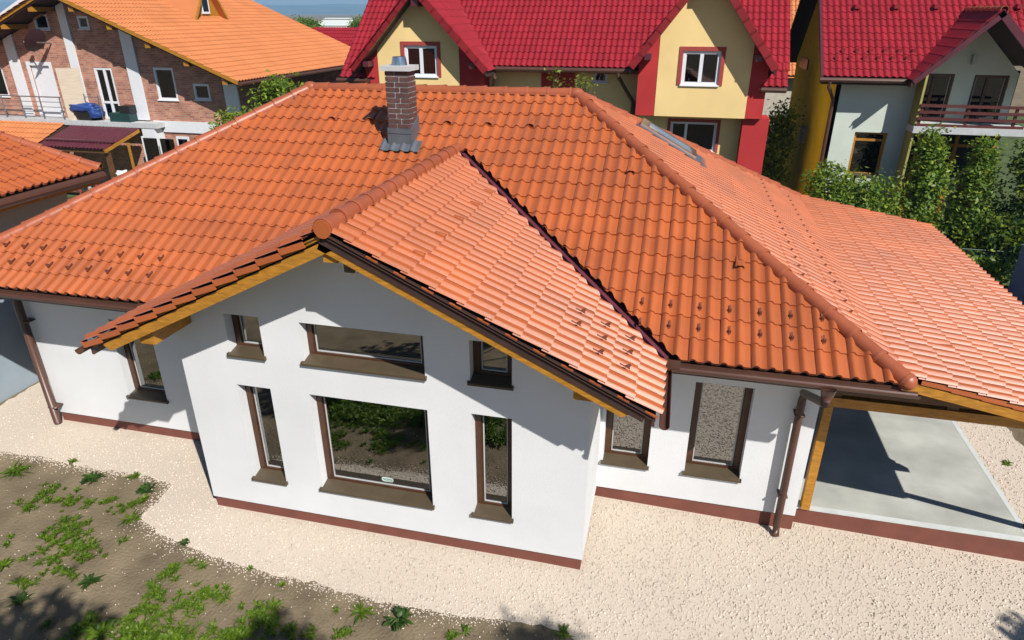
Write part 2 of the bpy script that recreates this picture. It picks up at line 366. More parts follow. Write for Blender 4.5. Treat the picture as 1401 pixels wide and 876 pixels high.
def window(parent, x0, x1, z0, z1, y, depth, fm='frame', gm='glass', fw=.07, mull=(), sill='sill', sw=.04, back=.9, curtain=None, trans=()):
    Y = y+depth; t = .07
    mb = MB()
    mb.box(x0, x0+fw, Y-t, Y, z0, z1); mb.box(x1-fw, x1, Y-t, Y, z0, z1)
    mb.box(x0+fw, x1-fw, Y-t+.002, Y, z0, z0+fw); mb.box(x0+fw, x1-fw, Y-t+.002, Y, z1-fw, z1)
    g = .014   # inner sash bead
    mb.box(x0+fw, x0+fw+g, Y-t+.02, Y-.01, z0+fw, z1-fw); mb.box(x1-fw-g, x1-fw, Y-t+.02, Y-.01, z0+fw, z1-fw)
    for c in mull: mb.box(c-fw*.6, c+fw*.6, Y-t-.002, Y-.003, z0+fw, z1-fw)
    for c in trans: mb.box(x0+fw, x1-fw, Y-t+.004, Y-.004, c-fw*.5, c+fw*.5)
    w = mb.build('window', fm, parent)
    xs = [x0+fw]+sorted(mull)+[x1-fw]
    for a, b in zip(xs[:-1], xs[1:]):
        MB().box(a+(fw*.6 if a in mull else 0), b-(fw*.6 if b in mull else 0), Y-.035, Y-.029, z0+fw, z1-fw).build('pane', gm, w)
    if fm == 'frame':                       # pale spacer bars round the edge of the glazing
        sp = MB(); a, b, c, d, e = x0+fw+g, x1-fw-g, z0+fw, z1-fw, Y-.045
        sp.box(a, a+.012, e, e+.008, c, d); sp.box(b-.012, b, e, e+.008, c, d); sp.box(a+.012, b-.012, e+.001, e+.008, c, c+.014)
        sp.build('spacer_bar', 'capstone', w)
    if sill:
        s = MB(); s.prism([(x0+.002, Y-t+.004, z0+.045), (x0+.002, y, z0+.012), (x0+.002, y, z0+.003), (x0+.002, Y-t+.004, z0+.003)], (x1-x0-.004, 0, 0)); s.prism([(x0-.015, y-.001, z0+.013), (x0-.015, y-sw, z0+.0), (x0-.015, y-sw, z0-.026), (x0-.015, y-sw+.01, z0-.026), (x0-.015, y-.001, z0-.006)], (x1-x0+.03, 0, 0))
        s.box(x0-.022, x0-.016, y-sw-.002, y-.002, z0-.028, z0+.016); s.box(x1+.016, x1+.022, y-sw-.002, y-.002, z0-.028, z0+.016)
        s.build('sill', sill, w)
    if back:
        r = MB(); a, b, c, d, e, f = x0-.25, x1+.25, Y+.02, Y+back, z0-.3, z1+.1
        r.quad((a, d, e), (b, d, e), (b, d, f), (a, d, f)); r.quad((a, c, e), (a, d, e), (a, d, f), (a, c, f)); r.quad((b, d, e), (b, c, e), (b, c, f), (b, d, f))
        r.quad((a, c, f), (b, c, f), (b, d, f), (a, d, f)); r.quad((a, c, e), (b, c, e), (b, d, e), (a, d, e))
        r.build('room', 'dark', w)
    if curtain:
        n = 40; V = []; F = []
        for i in range(n+1):
            xx = x0+fw+(x1-x0-2*fw)*i/n; yy = Y+.10+.025*math.sin(i*1.3)
            V += [(xx, yy, z0+.05), (xx, yy, z1-.05)]
        F = [(2*i, 2*i+2, 2*i+3, 2*i+1) for i in range(n)]
        MB().add(V, F).build('curtain', curtain, w, True)
    return w

# ================================================================== GROUND
G = -.17
def fall(x, y):                        # the yard drops a little towards the carport side
    return -.026*np.clip(np.asarray(x)-4.4, 0, 6.4)*np.clip((9.5-np.asarray(y))/1.5, 0, 1)
def sheet(name, pts, z, m):
    mb = MB(); mb.poly([(x, y, z) for x, y in pts]); o = mb.build(name, m)
    bm = bmesh.new(); bm.from_mesh(o.data)
    for co, no in (((4.4, 0, 0), (1, 0, 0)), ((10.8, 0, 0), (1, 0, 0)), ((0, 8, 0), (0, 1, 0)), ((0, 9.5, 0), (0, 1, 0))):
        bmesh.ops.bisect_plane(bm, geom=bm.verts[:]+bm.edges[:]+bm.faces[:], plane_co=co, plane_no=no)
    for v in bm.verts: v.co.z += float(fall(v.co.x, v.co.y))
    bm.to_mesh(o.data); bm.free(); return tag(o, kind='structure')
sheet('ground', [(-9000, -9000), (9000, -9000), (9000, 9000), (-9000, 9000)], G, 'soil')
def rough_edge(pts, amp, step=.12):
    out = []
    for (x0, y0), (x1, y1) in zip(pts, pts[1:]+pts[:1]):
        L = math.hypot(x1-x0, y1-y0); n = max(1, int(L/step)) if L < 9 else 1
        for i in range(n):
            t = i/n; j = amp if n > 1 else 0
            k = float(np.clip(rng.normal(0, j), -2*j, 2*j)); out.append((x0+(x1-x0)*t+k*(y1-y0)/L, y0+(y1-y0)*t-k*(x1-x0)/L))
    return out
GE = [(-5.0, .30), (-3.8, .31), (-3.05, .31), (-2.12, .27), (-1.33, .32), (-.85, .24), (-.80, -.12), (-.81, -.42), (-.18, -.66), (.73, -.82), (1.05, -.86), (2.08, -.90), (2.7, -.95), (3.4, -.945), (4.18, -.86), (4.6, -.86), (4.9, -.98), (5.2, -1.3), (5.5, -1.9), (5.6, -5.5), (14, -6), (14, -1), (11.6, 1), (11.2, 3.4), (10.95, 4.5), (11, 8.6), (-4.6, 8.6), (-5.0, 8.0)]
GP = rough_edge(GE, .02, .10)
sheet('gravel_bed', GP, G+.006, 'gravel')
sheet('lawn', [(-60, 8.6), (60, 8.6), (60, 45), (-60, 45)], G+.004, 'lawn')

# ================================================================== BUNGALOW
W = 4.8; AP = 2.42; VO = .68; ZE = 2.49; EL = -.56; ER = 5.44; ZW = 3.955
YE = .46; YEL = .46; XH = 7.73; XR1 = -.394; XR2 = 3.886; YR = 4.39; ZR = 4.594; YB = 7.66; XHL = -4.13
D1 = 1.35; XW = 7.27; D2 = 1.20; XL = -3.63
pm = (ZR-ZE)/(YR-YE); YT = YE+(ZW-ZE)/pm
house = thing('bungalow', 'white single storey bungalow with orange clay tiled hip roof and a gabled front wing', 'house', (2.4, 1.3, G))
ws = (ZW-ZE)/(ER-AP)
ZDK = .075                                   # plaster stays this far under the tile plane
wallm = MB()
ulx = (.66, 1.12); H_wing = [(.665, 1.115, 2.165, 2.66), (1.60, 3.02, 2.165, 2.65), (3.52, 3.97, 2.175, 2.66), (.69, 1.115, .425, 1.755), (1.615, 3.03, .43, 1.75), (3.53, 3.975, .425, 1.78)]
H_wing = [(a, b, c, d) for a, b, c, d in H_wing]
ztw = lambda x: min(ZE+(x-EL)*(ZW-ZE)/(AP-EL), ZE+(ER-x)*ws)-.10
# windows stacked over each other need identical column edges
H_wing = [(.68, 1.115, 2.165, 2.66), (.68, 1.115, .425, 1.755), (1.605, 3.025, 2.165, 2.65), (1.605, 3.025, .43, 1.75), (3.525, 3.975, 2.175, 2.66), (3.525, 3.975, .425, 1.78)]
facade(wallm, 0, W, 0, ztw, H_wing, 0, .2, brk=(AP,))
zmain = lambda x: 2.40
H_right = [(4.86, 5.425, .42, 1.72), (5.885, 6.55, .43, 1.73)]
facade(wallm, W, XW, 0, zmain, H_right, D1, .2)
H_left = [(-2.19, -1.53, .49, 1.75)]
facade(wallm, XL, 0, 0, zmain, H_left, D2, .2)
for x, y0, y1, s in ((0, 0, D2, 1), (W, 0, D1, -1), (XL, D2, 6.95, 1), (XW, D1, 6.95, -1)):
    z = ztw(x) if x in (0, W) else 2.40
    wallm.quad((x, y0, 0), (x, y1, 0), (x, y1, z), (x, y0, z))
wallm.quad((XL, 6.95, 0), (XW, 6.95, 0), (XW, 6.95, 2.4), (XL, 6.95, 2.4))
wallm.build('wall', 'stucco', house)
pl = MB(); e = .02
for a in ((e, W-e, e, .12, G-.1, -.001), (e, .12, .121, D2+e, G-.1, -.001), (W-.12, W-e, .121, D1+e, G-.1, -.001), (W-e+.001, XW-e, D1+e, D1+.14, G-.2, -.001), (XL+e, e-.001, D2+e, D2+.14, G-.1, -.001), (XL+e, XL+.12, D2+.141, 6.93, G-.1, -.001)):
    pl.box(*a)
pl.build('plinth', 'plinth', house)
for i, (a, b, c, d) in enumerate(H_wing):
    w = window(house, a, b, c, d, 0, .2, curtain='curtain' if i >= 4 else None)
    if i == 3:                                # maker's sticker on the big pane
        st = MB(); pts = []
        cx, cz, hw, hh = 2.395, .575, .075, .033
        for k in range(16):
            t = 2*math.pi*k/16; pts.append((cx+math.copysign(abs(math.cos(t))**.5, math.cos(t))*hw, .158, cz+math.copysign(abs(math.sin(t))**.6, math.sin(t))*hh))
        st.prism(pts, (0, .003, 0)); st.build('sticker', 'sticker', w)
        pr_ = MB()
        for k, (dx, dz, ww, h2) in enumerate([(-.055, .004, .02, .006), (-.03, .004, .02, .006), (-.05, -.006, .03, .004), (-.002, .002, .008, .014), (.012, .002, .006, .013), (.024, 0, .009, .012), (.038, .001, .006, .012), (.05, -.001, .01, .011), (-.02, -.018, .05, .004), (.03, -.016, .03, .004)]):
            pr_.box(cx+dx, cx+dx+ww, .156, .158, cz+dz, cz+dz+h2)
        pr_.build('print', 'print', w)
    if i == 2:
        bl = MB()
        for k in range(12): bl.box(a+.08, b-.08, .22, .232, c+.08+k*.03, c+.094+k*.03)
        bl.build('blind', 'sill', w)
for i, (a, b, c, d) in enumerate(H_right):
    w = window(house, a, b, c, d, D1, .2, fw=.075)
    if i == 0: MB().box(a+.09, a+.24, D1+.24, D1+.26, c+.08, c+.24).build('card', 'yellowplastic', w)
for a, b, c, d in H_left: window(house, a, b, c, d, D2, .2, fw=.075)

# roof deck -----------------------------------------------------------
UP = np.array([0, 0, 1.])
roof = MB(); dz = .055
R1 = np.array([XR1, YR, ZR]); R2 = np.array([XR2, YR, ZR]); HC = np.array([XH, YE, ZE]); HL = np.array([XHL, YEL, ZE]); BH = np.array([XH, YB, ZE]); BL = np.array([XHL, YB+.1, ZE])
VR = np.array([ER, YE, ZE]); VL = np.array([EL, YEL, ZE]); T = np.array([AP, YT, ZW])
WA = np.array([AP, -VO, ZW]); WL = np.array([EL, -VO, ZE]); WR = np.array([ER, -VO, ZE])
def low(p, d=dz): return tuple(np.asarray(p)-np.array([0, 0, d]))
for poly in ([HL, VL, T, R1], [T, VR, HC, R2, R1], [HC, BH, R2], [BH, BL, R1, R2], [BL, HL, R1], [WL, WA, T, VL], [WA, WR, VR, T]):
    roof.poly([low(p) for p in poly]); roof.poly([low(p, dz+.03) for p in poly][::-1])
roofo = roof.build('roof', 'deck', house)

nF = unit((0, -pm, 1)); TE = .283; TW = .304
GEO = tile_geo(TW, TE+.07, 2, .038, .027, .038)
items = []
cs = math.sqrt(1+pm*pm)
# front slope
vF = np.array([0, 1, pm])/cs; Lf = (YR-YE)*cs
def vplane(a, b, side, off=0.):     # vertical plane through a,b ; normal points to 'side', moved by off along it
    d = np.asarray(b)-np.asarray(a); q = unit((d[1], -d[0], 0.))
    if q@(np.asarray(side)-np.asarray(a)) < 0: q = -q
    return (np.asarray(a)+q*off, q)
hipR = vplane(R2, HC, BH); hipL = vplane(R1, HL, BL); hipB = vplane(R2, BH, BL+np.array([0, 9, 0]))
valR = vplane(VR, T, WR, -.07); valL = vplane(VL, T, WL, .02)
valRw = vplane(VR, T, R2, -.075)
OF = np.array([XHL-.25, YE, ZE])+np.array([0, -.045, -.045*pm])
def clipF(C, j):
    c = [hipR, hipL, (np.array([0, YR, 0]), np.array([0, 1., 0]))]
    if C[2] < ZW+.02: c.append(valR if C[0] > AP else valL)
    return c
front = lay(OF, (1, 0, 0), vF, XH-XHL+.5, Lf+.05, TW, TE, GEO, clipF, u0=.06)
# right hip slope
run = XH-XR2; pr2 = (ZR-ZE)/run; c2 = math.sqrt(1+pr2*pr2); vH = np.array([-1, 0, pr2])/c2
nH = np.cross((0, 1, 0), vH)
OH = np.array([XH+.0, YE-.25, ZE])
hipRb = (hipR[0], -hipR[1])
SK = dict(x0=4.80, x1=5.66, y0=4.72, y1=5.30)
def keepH(C): return not (SK['x0']-.1 < C[0] < SK['x1']+.12 and SK['y0']-.06 < C[1] < SK['y1']+.06)
right = lay(OH, (0, 1, 0), vH, YB-YE+.4, run*c2+.05, TW, TE, GEO, lambda C, j: [hipRb, hipB], keep=keepH)
# left hip slope and the back: seen only from the side
runl = XR1-XHL; pl2 = (ZR-ZE)/runl; c3 = math.sqrt(1+pl2*pl2); vL_ = np.array([1, 0, pl2])/c3
left = lay(np.array([XHL-.05, YB+.3, ZE]), (0, -1, 0), vL_, YB-YEL+.5, runl*c3, TW, TE, GEO, lambda C, j: [(hipL[0], -hipL[1]), vplane(R1, BL, R2+np.array([0, 9, 0]))])
pb = (ZR-ZE)/(YB-YR); c4 = math.sqrt(1+pb*pb)
back = lay(np.array([XH+.2, YB, ZE]), (-1, 0, 0), np.array([0, -1, pb])/c4, XH-XHL+.5, (YB-YR)*c4, TW, TE, GEO, lambda C, j: [(hipB[0], -hipB[1]), vplane(R1, BL, BL+np.array([-9, 0, 0])), (np.array([0, YR, 0]), np.array([0, -1., 0]))])
# wing slopes
cw = math.sqrt(1+ws*ws); vW = np.array([-1, 0, ws])/cw; Lw = (ER-AP)*cw
nW = np.cross((0, 1, 0), vW)
wr = lay(np.array([ER+.04, -VO, ZE-.02]), (0, 1, 0), vW, YT+VO+.3, Lw, TW, TE, GEO, lambda C, j: [valRw, (np.array([AP, 0, 0]), np.array([-1., 0, 0]))])
wsl = (ZW-ZE)/(AP-EL); cwl = math.sqrt(1+wsl*wsl); vWl = np.array([1, 0, wsl])/cwl; nWl = np.cross((0, -1, 0), vWl)
nmax = math.ceil((YT+VO)/TW)*TW
wl_ = lay(np.array([EL-.04, -VO+nmax, ZE-.02]), (0, -1, 0), vWl, nmax, (AP-EL)*cwl, TW, TE, GEO, lambda C, j: [vplane(VL, T, R1, .02), (np.array([AP, 0, 0]), np.array([1., 0, 0]))])
vis = front+right+wr+wl_
def tsize(it):
    st, Mx, me = it; P = Mx[:3, 3]+Mx[:3, 0]*TW/2+Mx[:3, 1]*TE/2; u, v, w = pix(P)
    if w < .1 or not (-20 < u < 1421 and -20 < v < 896): return 0
    d = CAM-P; r = np.linalg.norm(d); cosv = (Mx[:3, 2]@d)/r
    if cosv <= 0.02: return 0
    return cosv/r**2*(1 if me is None else .5)
front_hidden = [it for it in front if False]
vis.sort(key=tsize, reverse=True)
ind, rest = vis[:300], vis[300:]+left+back
tile_objects('roof_tile', ind, GEO, 'tile', roofo)
tile_join('roof_tile', rest, GEO, 'tile', roofo)
# caps
CAPF = [(HC+np.array([.02, -.02, -.01]), R2, unit(nF+nH)), (BH, R2, unit(nH+np.array([0, .5, 1]))), (HL, R1, unit(nF+np.array([-.5, 0, 1])))]
for a, b, up in CAPF: caps(a, b, roofo, up)
caps(R2-np.array([.06, 0, 0]), R1+np.array([.02, 0, 0]), roofo, UP)
caps(BL, R1, roofo, unit((-.5, .5, 1)))
caps(WA+np.array([0, .0, .0]), T+np.array([0, .02, 0]), roofo, UP, ex=.305)
# cap ends: disc at wing front, rounded hip starter, three way caps
def disc(P, d, r, name):
    d = unit(d); x = unit(np.cross(d, (0, 0, 1))); z = np.cross(x, d); pts = []
    for i in range(20):
        t = 2*math.pi*i/20; rr = r if math.sin(t) > -.6 else r*1.06
        pts.append(np.asarray(P)+x*math.cos(t)*rr+z*max(math.sin(t)*rr, -.09))
    return MB().prism(pts, -d*.03).build(name, 'tile', roofo)
disc(WA+np.array([0, -.015, .0]), (0, -1, 0), .083, 'ridge_end_disc')
def dome(P, r, name, sq=(1, 1, 1)):
    me = bpy.data.meshes.new(name); bm = bmesh.new(); bmesh.ops.create_uvsphere(bm, u_segments=14, v_segments=8, radius=r); bm.to_mesh(me); bm.free()
    o = link(name, me, 'cap', roofo, True); o.location = np.asarray(P)-root_loc(roofo); o.scale = sq; return o
dome(HC+np.array([.01, -.01, .004]), .090, 'hip_starter'); dome(R1+np.array([.0, .0, .012]), .098, 'three_way_cap', (1.3, 1, .9)); dome(R2+np.array([0, .0, .012]), .098, 'three_way_cap', (1.3, 1, .9))
# valleys
for a, b, sx in ((VR, T, 1), (VL, T, -1)):
    d = unit(b-a); x = unit(np.cross(d, UP)); mb = MB()
    A = a-d*.05; B = b
    sA = [A-x*.16+UP*.012, A-UP*.03, A+x*.16+UP*.012]; sB = [q+(B-A) for q in sA]
    mb.quad(sA[0], sA[1], sB[1], sB[0]); mb.quad(sA[1], sA[2], sB[2], sB[1])
    mb.beam(A-UP*.0, B-UP*.0, .012, .03)
    mb.build('valley_gutter', 'valley', roofo)
# snow guards
def guard_mesh():
    mb = MB(); mb.box(-.014, .014, -.02, .12, 0, .005); mb.prism([(-.014, 0, .005), (-.014, .01, .055), (-.014, .02, .055), (-.014, .055, .005)], (.006, 0, 0))
    mb.prism([(.008, 0, .005), (.008, .01, .055), (.008, .02, .055), (.008, .055, .005)], (.006, 0, 0)); mb.box(-.016, .016, -.004, .004, .0, .06)
    me = bpy.data.meshes.new('snow_guard'); me.from_pydata(mb.v, [], mb.f); return me
GM = guard_mesh()
def guards(O, u, v, rows, us, m='cap', sc=.78):
    u = np.asarray(u, float); n = np.cross(u, v)
    for j in rows:
        for a in us:
            place('snow_guard', GM, m, roofo, O+u*a+v*(j*TE+.10)+n*.042, u*sc, np.asarray(v)*sc, n*sc)
MATS['gd'] = mat('dark_clay_hook', (.20, .06, .035), rough=.4); M['hook'] = MATS['gd']
guards(OF, (1, 0, 0), vF, (1, 2), [.06+TW*k+.09 for k in range(3, 12)], 'hook')
guards(OF, (1, 0, 0), vF, (1, 2), [.06+TW*k+.09 for k in range(31, 38)], 'hook')
guards(OH, (0, 1, 0), vH, (1, 3), [TW*k+.09 for k in range(4, 22)], 'hook', .55)
guards(np.array([ER+.04, -VO, ZE]), (0, 1, 0), vW, (1, 2), [TW*k+.09 for k in (1, 2, 3)], 'hook')
guards(np.array([ER+.04, -VO, ZE]), (0, 1, 0), vW, (3,), [TW*k+.09 for k in (2, 3)], 'hook')
# vent tiles: little hoods
def hood_mesh():
    mb = MB(); V = [(-.055, 0, .035), (.055, 0, .035), (.055, 0, .0), (-.055, 0, .0), (-.025, 0, .056), (.025, 0, .056), (-.04, .19, .01), (.04, .19, .01)]
    F = [(0, 4, 6), (4, 5, 7, 6), (5, 1, 7), (0, 6, 3), (1, 2, 7)]
    mb.add(V, F); me = bpy.data.meshes.new('vent_tile'); me.from_pydata(mb.v, [], mb.f); return me
HM = hood_mesh()
def hood(O, u, v, a, j):
    u = np.asarray(u, float); n = np.cross(u, v)
    w = 1 if j > 11 else .6; place('vent_hood', HM, 'tile', roofo, O+u*a+v*(j*TE)+n*.025, u*w, np.asarray(v)*w, n*w)
for k in range(15, 27): 
    if k % 2: hood(OF, (1, 0, 0), vF, .06+TW*k+.08, 13)
for x, z in ((863, 240), (1012, 370)):
    d = ray(x, z); t = ((OF-CAM)@nF)/(d@nF); P = CAM+d*t; place('vent_hood', HM, 'tile', roofo, P+nF*.02, (1, 0, 0), vF, nF)
for k in (1, 3, 5, 7, 9): hood(np.array([ER+.04, -VO, ZE]), (0, 1, 0), vW, TW*k+.1, 9)
# eaves: gutters, fascia, soffit
gu = MB()
gz = ZE-.085
for a, b in (((ER+.05, YE-.085, gz), (XH+.12, YE-.085, gz)), ((XHL-.1, YE-.085, gz), (EL-.02, YE-.085, gz)), ((ER+.08, -VO-.03, gz-.01), (ER+.08, YE-.06, gz-.01)), ((EL-.08, YEL-.0, gz-.01), (EL-.08, -VO-.03, gz-.01))):
    MB().halfpipe(a, b, .047).build('gutter', 'gutter', house)
MB().box(ER+.03, ER+.2, YE-.12, YE-.112, gz-.03, gz+.10).build('corner_plate', 'gutter', house)      # where gutters meet the valley
MB().box(EL-.16, EL-.02, YE-.16, YE-.152, gz-.03, gz+.11).build('corner_plate', 'gutter', house)
for bx in ((ER+.02, XH-.02, YE-.02, YE+.005, ZE-.19, ZE-.06), (XHL+.02, EL-.05, YE-.02, YE+.005, ZE-.19, ZE-.06), (ER-.03, ER-.005, -VO+.05, YE-.03, ZE-.17, ZE-.06), (EL+.005, EL+.03, -VO+.05, YE-.03, ZE-.17, ZE-.06)): MB().box(*bx).build('fascia', 'gutter', house)
for bx in ((ER+.0, XH-.03, YE+.006, D1+.0, 2.36, 2.385), (XHL, EL-.01, YE+.006, D2, 2.36, 2.385)): MB().box(*bx).build('soffit', 'garagewall', house)
# gable verge: barge boards, verge tiles, purlin ends, boarding under the overhang
yb0 = -VO+.035
for s, E, sl, lbl in ((1, ER, ws, 'r'), (-1, EL, wsl, 'l')):
    d = unit((-s, 0, sl)); n = unit((s*sl, 0, 1)); A = np.array([E, yb0, ZE]); L = abs(E-AP)*math.sqrt(1+sl*sl)
    mb = MB(); a = A-n*(.185 if s > 0 else .165)+d*.16; b = A+d*L-n*(.185 if s > 0 else .165)
    c = [a+n*.06, a-n*.04+d*.06, b-n*.045, b+n*.06]
    mb.prism(c, (0, .03, 0)); mb.build('barge_board', 'wood', house)
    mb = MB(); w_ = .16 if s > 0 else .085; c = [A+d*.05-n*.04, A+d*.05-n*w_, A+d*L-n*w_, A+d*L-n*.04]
    mb.prism([q+np.array([0, -.012, 0]) for q in c], (0, .03, 0)); mb.build('batten_or_shade_strip', 'wood' if s < 0 else 'soffit', house)  # right strip's dark colour stands in for shade under the verge tiles
    mb = MB(); c = [A+d*.05-n*.10, A+d*.05-n*.12, A+d*L-n*.12, A+d*L-n*.10]
    mb.prism([q+np.array([0, .031, 0]) for q in c], (0, VO-.06, 0)); mb.build('verge_soffit', 'darkwood', house)
    vt = MB(); k = int(L/TE)
    if s < 0: vt.prism([n*.002, d*(TE-.01)-n*.026, d*(TE-.01)-n*.085, -n*.055], (0, .014, 0))
    else: vt.prism([d*.0+n*.018, d*.12+n*.010, d*.12-n*.012, -n*.012], (0, .014, 0))
    vme = bpy.data.meshes.new('verge_tile'); vme.from_pydata(vt.v, [], vt.f)
    for i in range(k):
        P = np.array([E, -VO-(.012 if s < 0 else -.02), ZE])+d*(i*TE-.035)+n*(.0 if s < 0 else -.05)
        o = link('verge_tile', vme, 'tile', roofo); o.location = P-root_loc(roofo)
pu = MB()
pu.box(AP-.07, AP+.07, -VO+.07, .0, ZW-.34, ZW-.14); pu.build('ridge_beam', 'wood', house)
for x, zz in ((EL+.72, 0), (ER-.66, 0)):
    z = ztw(x)-.05; m_ = MB(); hw = .09
    m_.prism([(x-hw, -VO+.10, z), (x+hw, -VO+.10, z), (x+hw, -VO+.10, z-.19), (x-hw, -VO+.10, z-.19)], (0, VO-.10, 0)); m_.build('purlin', 'wood', house)
# downpipes
dp = MB()
dp.tube([(7.05, YE-.11, gz-.05), (7.05, YE-.11, gz-.2), (7.05, D1-.10, 1.80), (7.05, D1-.10, 1.70), (7.06, D1-.10, G+.06), (7.06, D1-.16, G-.05)], .045, 10)
for z in (1.5, .35): dp.box(7.0, 7.11, D1-.14, D1-.001, z, z+.02)
dp.tube([(7.05, YE-.11, gz-.03), (7.05, YE-.11, gz-.16)], .075, 10, r1=.048)
dp.build('downpipe', 'gutter', house, True)
dp = MB()
dp.tube([(-4.3, YE-.15, gz-.04), (-4.3, YE-.15, gz-.2), (XL+.02, D2-.11, 2.02), (XL+.04, D2-.11, 1.92), (XL+.05, D2-.11, G+.05)], .055, 10)
for z in (1.6, .15): dp.box(XL+.0, XL+.14, D2-.15, D2-.001, z, z+.02)
dp.build('downpipe', 'gutter', house, True)
# skylight
def onH(x, y, h): return np.array([x, y, ZE+(XH-x)*pr2])+nH*h
sk = MB(); x0, x1, y0, y1 = SK['x0'], SK['x1'], SK['y0'], SK['y1']
for (a, b, c, d) in ((x0, x0+.12, y0, y1), (x1-.08, x1, y0, y1), (x0+.121, x1-.081, y0, y0+.07), (x0+.121, x1-.081, y1-.07, y1)):
    P = [onH(a, c, 0), onH(b, c, 0), onH(b, d, 0), onH(a, d, 0)]; sk.prism(P, nH*.10)
sko = sk.build('skylight', 'zinc', roofo)
P = [onH(x0+.1, y0+.06, .07), onH(x1-.07, y0+.06, .07), onH(x1-.07, y1-.06, .07), onH(x0+.1, y1-.06, .07)]
fl = MB(); P = [onH(x1, y0-.08, .045), onH(x1+.2, y0-.08, .03), onH(x1+.2, y1+.08, .03), onH(x1, y1+.08, .045)]; fl.prism(P, nH*.008)
for yy in (y0-.06, y1+.005): fl.prism([onH(x0-.05, yy, .05), onH(x1, yy, .05), onH(x1, yy+.055, .05), onH(x0-.05, yy+.055, .05)], nH*.012)
fl.build('skylight_flashing', 'grey', roofo)
P = [onH(x0+.1, y0+.06, .075), onH(x1-.07, y0+.06, .075), onH(x1-.07, y1-.06, .075), onH(x0+.1, y1-.06, .075)]
MB().prism(P, nH*.006).build('skylight_pane', mat('roof_window_glass', (.25, .3, .36), rough=.08, spec=.9), roofo)

# chimney ------------------------------------------------------------------
cx0, cx1, cy0, cy1 = 1.445, 1.755, 3.17, 3.44; zr0 = ZE+(cy0-YE)*pm; ztop = 4.97; zb0 = zr0+.27
ch = MB(); ch.box(cx0, cx1, cy0, cy1, zr0-.3, ztop); cho = ch.build('chimney', 'mortar', house)
bmA = MB().box(0, 1, 0, 1, 0, 1); bms = {}
nb = 11; bh = (ztop-zb0)/nb
def brick(x0, x1, y0, y1, z0, z1):
    key = (round(x1-x0, 3), round(y1-y0, 3))
    if key not in bms:
        me = bpy.data.meshes.new('brick'); q = MB().box(0, x1-x0, 0, y1-y0, 0, z1-z0); me.from_pydata(q.v, [], q.f); me.materials.append(M['brick']); bms[key] = me
    o = link('brick', bms[key], None, cho); o.location = np.array([x0, y0, z0])+rng.normal(0, .0007, 3)-root_loc(cho)
jt = .016; pr = .010; wd = cx1-cx0; wy = cy1-cy0
for k in range(nb):
    z0 = zb0+k*bh+jt*.5; z1 = zb0+(k+1)*bh-jt*.5; f = .63 if k % 2 else .40
    for s in range(4):
        # split of each face alternates per course; corners owned by front/back in even courses
        a0, a1 = 0, wd; cut = wd*f
        for (p, q) in ((-pr if s in (0, 2) else pr*0, cut-jt/2), (cut+jt/2, wd+(pr if s in (0, 2) else 0))):
            if s == 0: brick(cx0+p, cx0+q, cy0-pr, cy0+.004, z0, z1)
            if s == 2: brick(cx0+p, cx0+q, cy1-.004, cy1+pr, z0, z1)
            if s == 1: brick(cx1-.004, cx1+pr, cy0+max(p*wy/wd, .006), cy0+min(q*wy/wd, wy-.006), z0, z1)
            if s == 3: brick(cx0-pr, cx0+.004, cy0+max(p*wy/wd, .006), cy0+min(q*wy/wd, wy-.006), z0, z1)
cp = MB(); cp.box(cx0-.055, cx1+.055, cy0-.05, cy1+.05, ztop+.001, ztop+.065); cp.build('chimney_cap', 'capstone', cho)
fl = MB(); xc, yc = (cx0+cx1)/2, (cy0+cy1)/2
fl.tube([(xc, yc, ztop+.06), (xc, yc, ztop+.075), (xc, yc, ztop+.175)], [.108, .108, .088], 20, cap=False); fl.tube([(xc, yc, ztop+.172), (xc, yc, ztop+.08)], [.082, .082], 20)
fl.build('flue_cowl', 'zinc', cho, True)
fa = MB(); e = .016
fa.box(cx0-e, cx1+e, cy0-e, cy0-.001, zr0-.02, zb0-.06); fa.box(cx0-e-.006, cx1+e+.006, cy0-e-.008, cy0-.003, zb0-.065, zb0+.005)
for xa, xb in ((cx1+.001, cx1+e+.012), (cx0-e-.012, cx0-.001)):
    fa.prism([(xa, cy0-e-.004, zr0-.02), (xa, cy1+e, zr0+wy*pm+.0), (xa, cy1+e, zr0+wy*pm+.27), (xa, cy0-e-.004, zb0)], (xb-xa, 0, 0))
fa.build('flashing', 'grey', cho)
ap = MB(); V = []; F = []; N = 48; x0 = cx0-.13; x1 = cx1+.15
for r, v0 in enumerate((-.13, .10)):
    for i in range(N+1):
        xx = x0+(x1-x0)*i/N; hh = .052+.022*max(0, math.sin((xx-OF[0]-.06)/(TW/2)*2*math.pi))
        P = np.array([xx, cy0, zr0])+vF*v0+nF*(hh+.012*r); V.append(P)
F = [(i, i+1, N+2+i, N+1+i) for i in range(N)]
ap.add(V, F).build('lead_apron', 'grey', cho, True)

# floodlight under the ridge
fo = thing('floodlight', 'small glass fronted floodlight fixed under the gable peak of the white wing', 'lamp', (2.66, -.05, 3.30))
q = at(483, 362, 1, -.22)
MB().box(q[0]-.07, q[0]+.07, -.30, -.20, q[2]-.07, q[2]+.09).build('lamp_body', 'zinc', fo); MB().box(q[0]-.055, q[0]+.055, -.31, -.301, q[2]-.055, q[2]+.06).build('lamp_glass', 'farglass', fo)
MB().tube([(q[0], -.2, q[2]+.02), (q[0], -.0, q[2]+.02)], .02).build('bracket', 'gutter', fo)

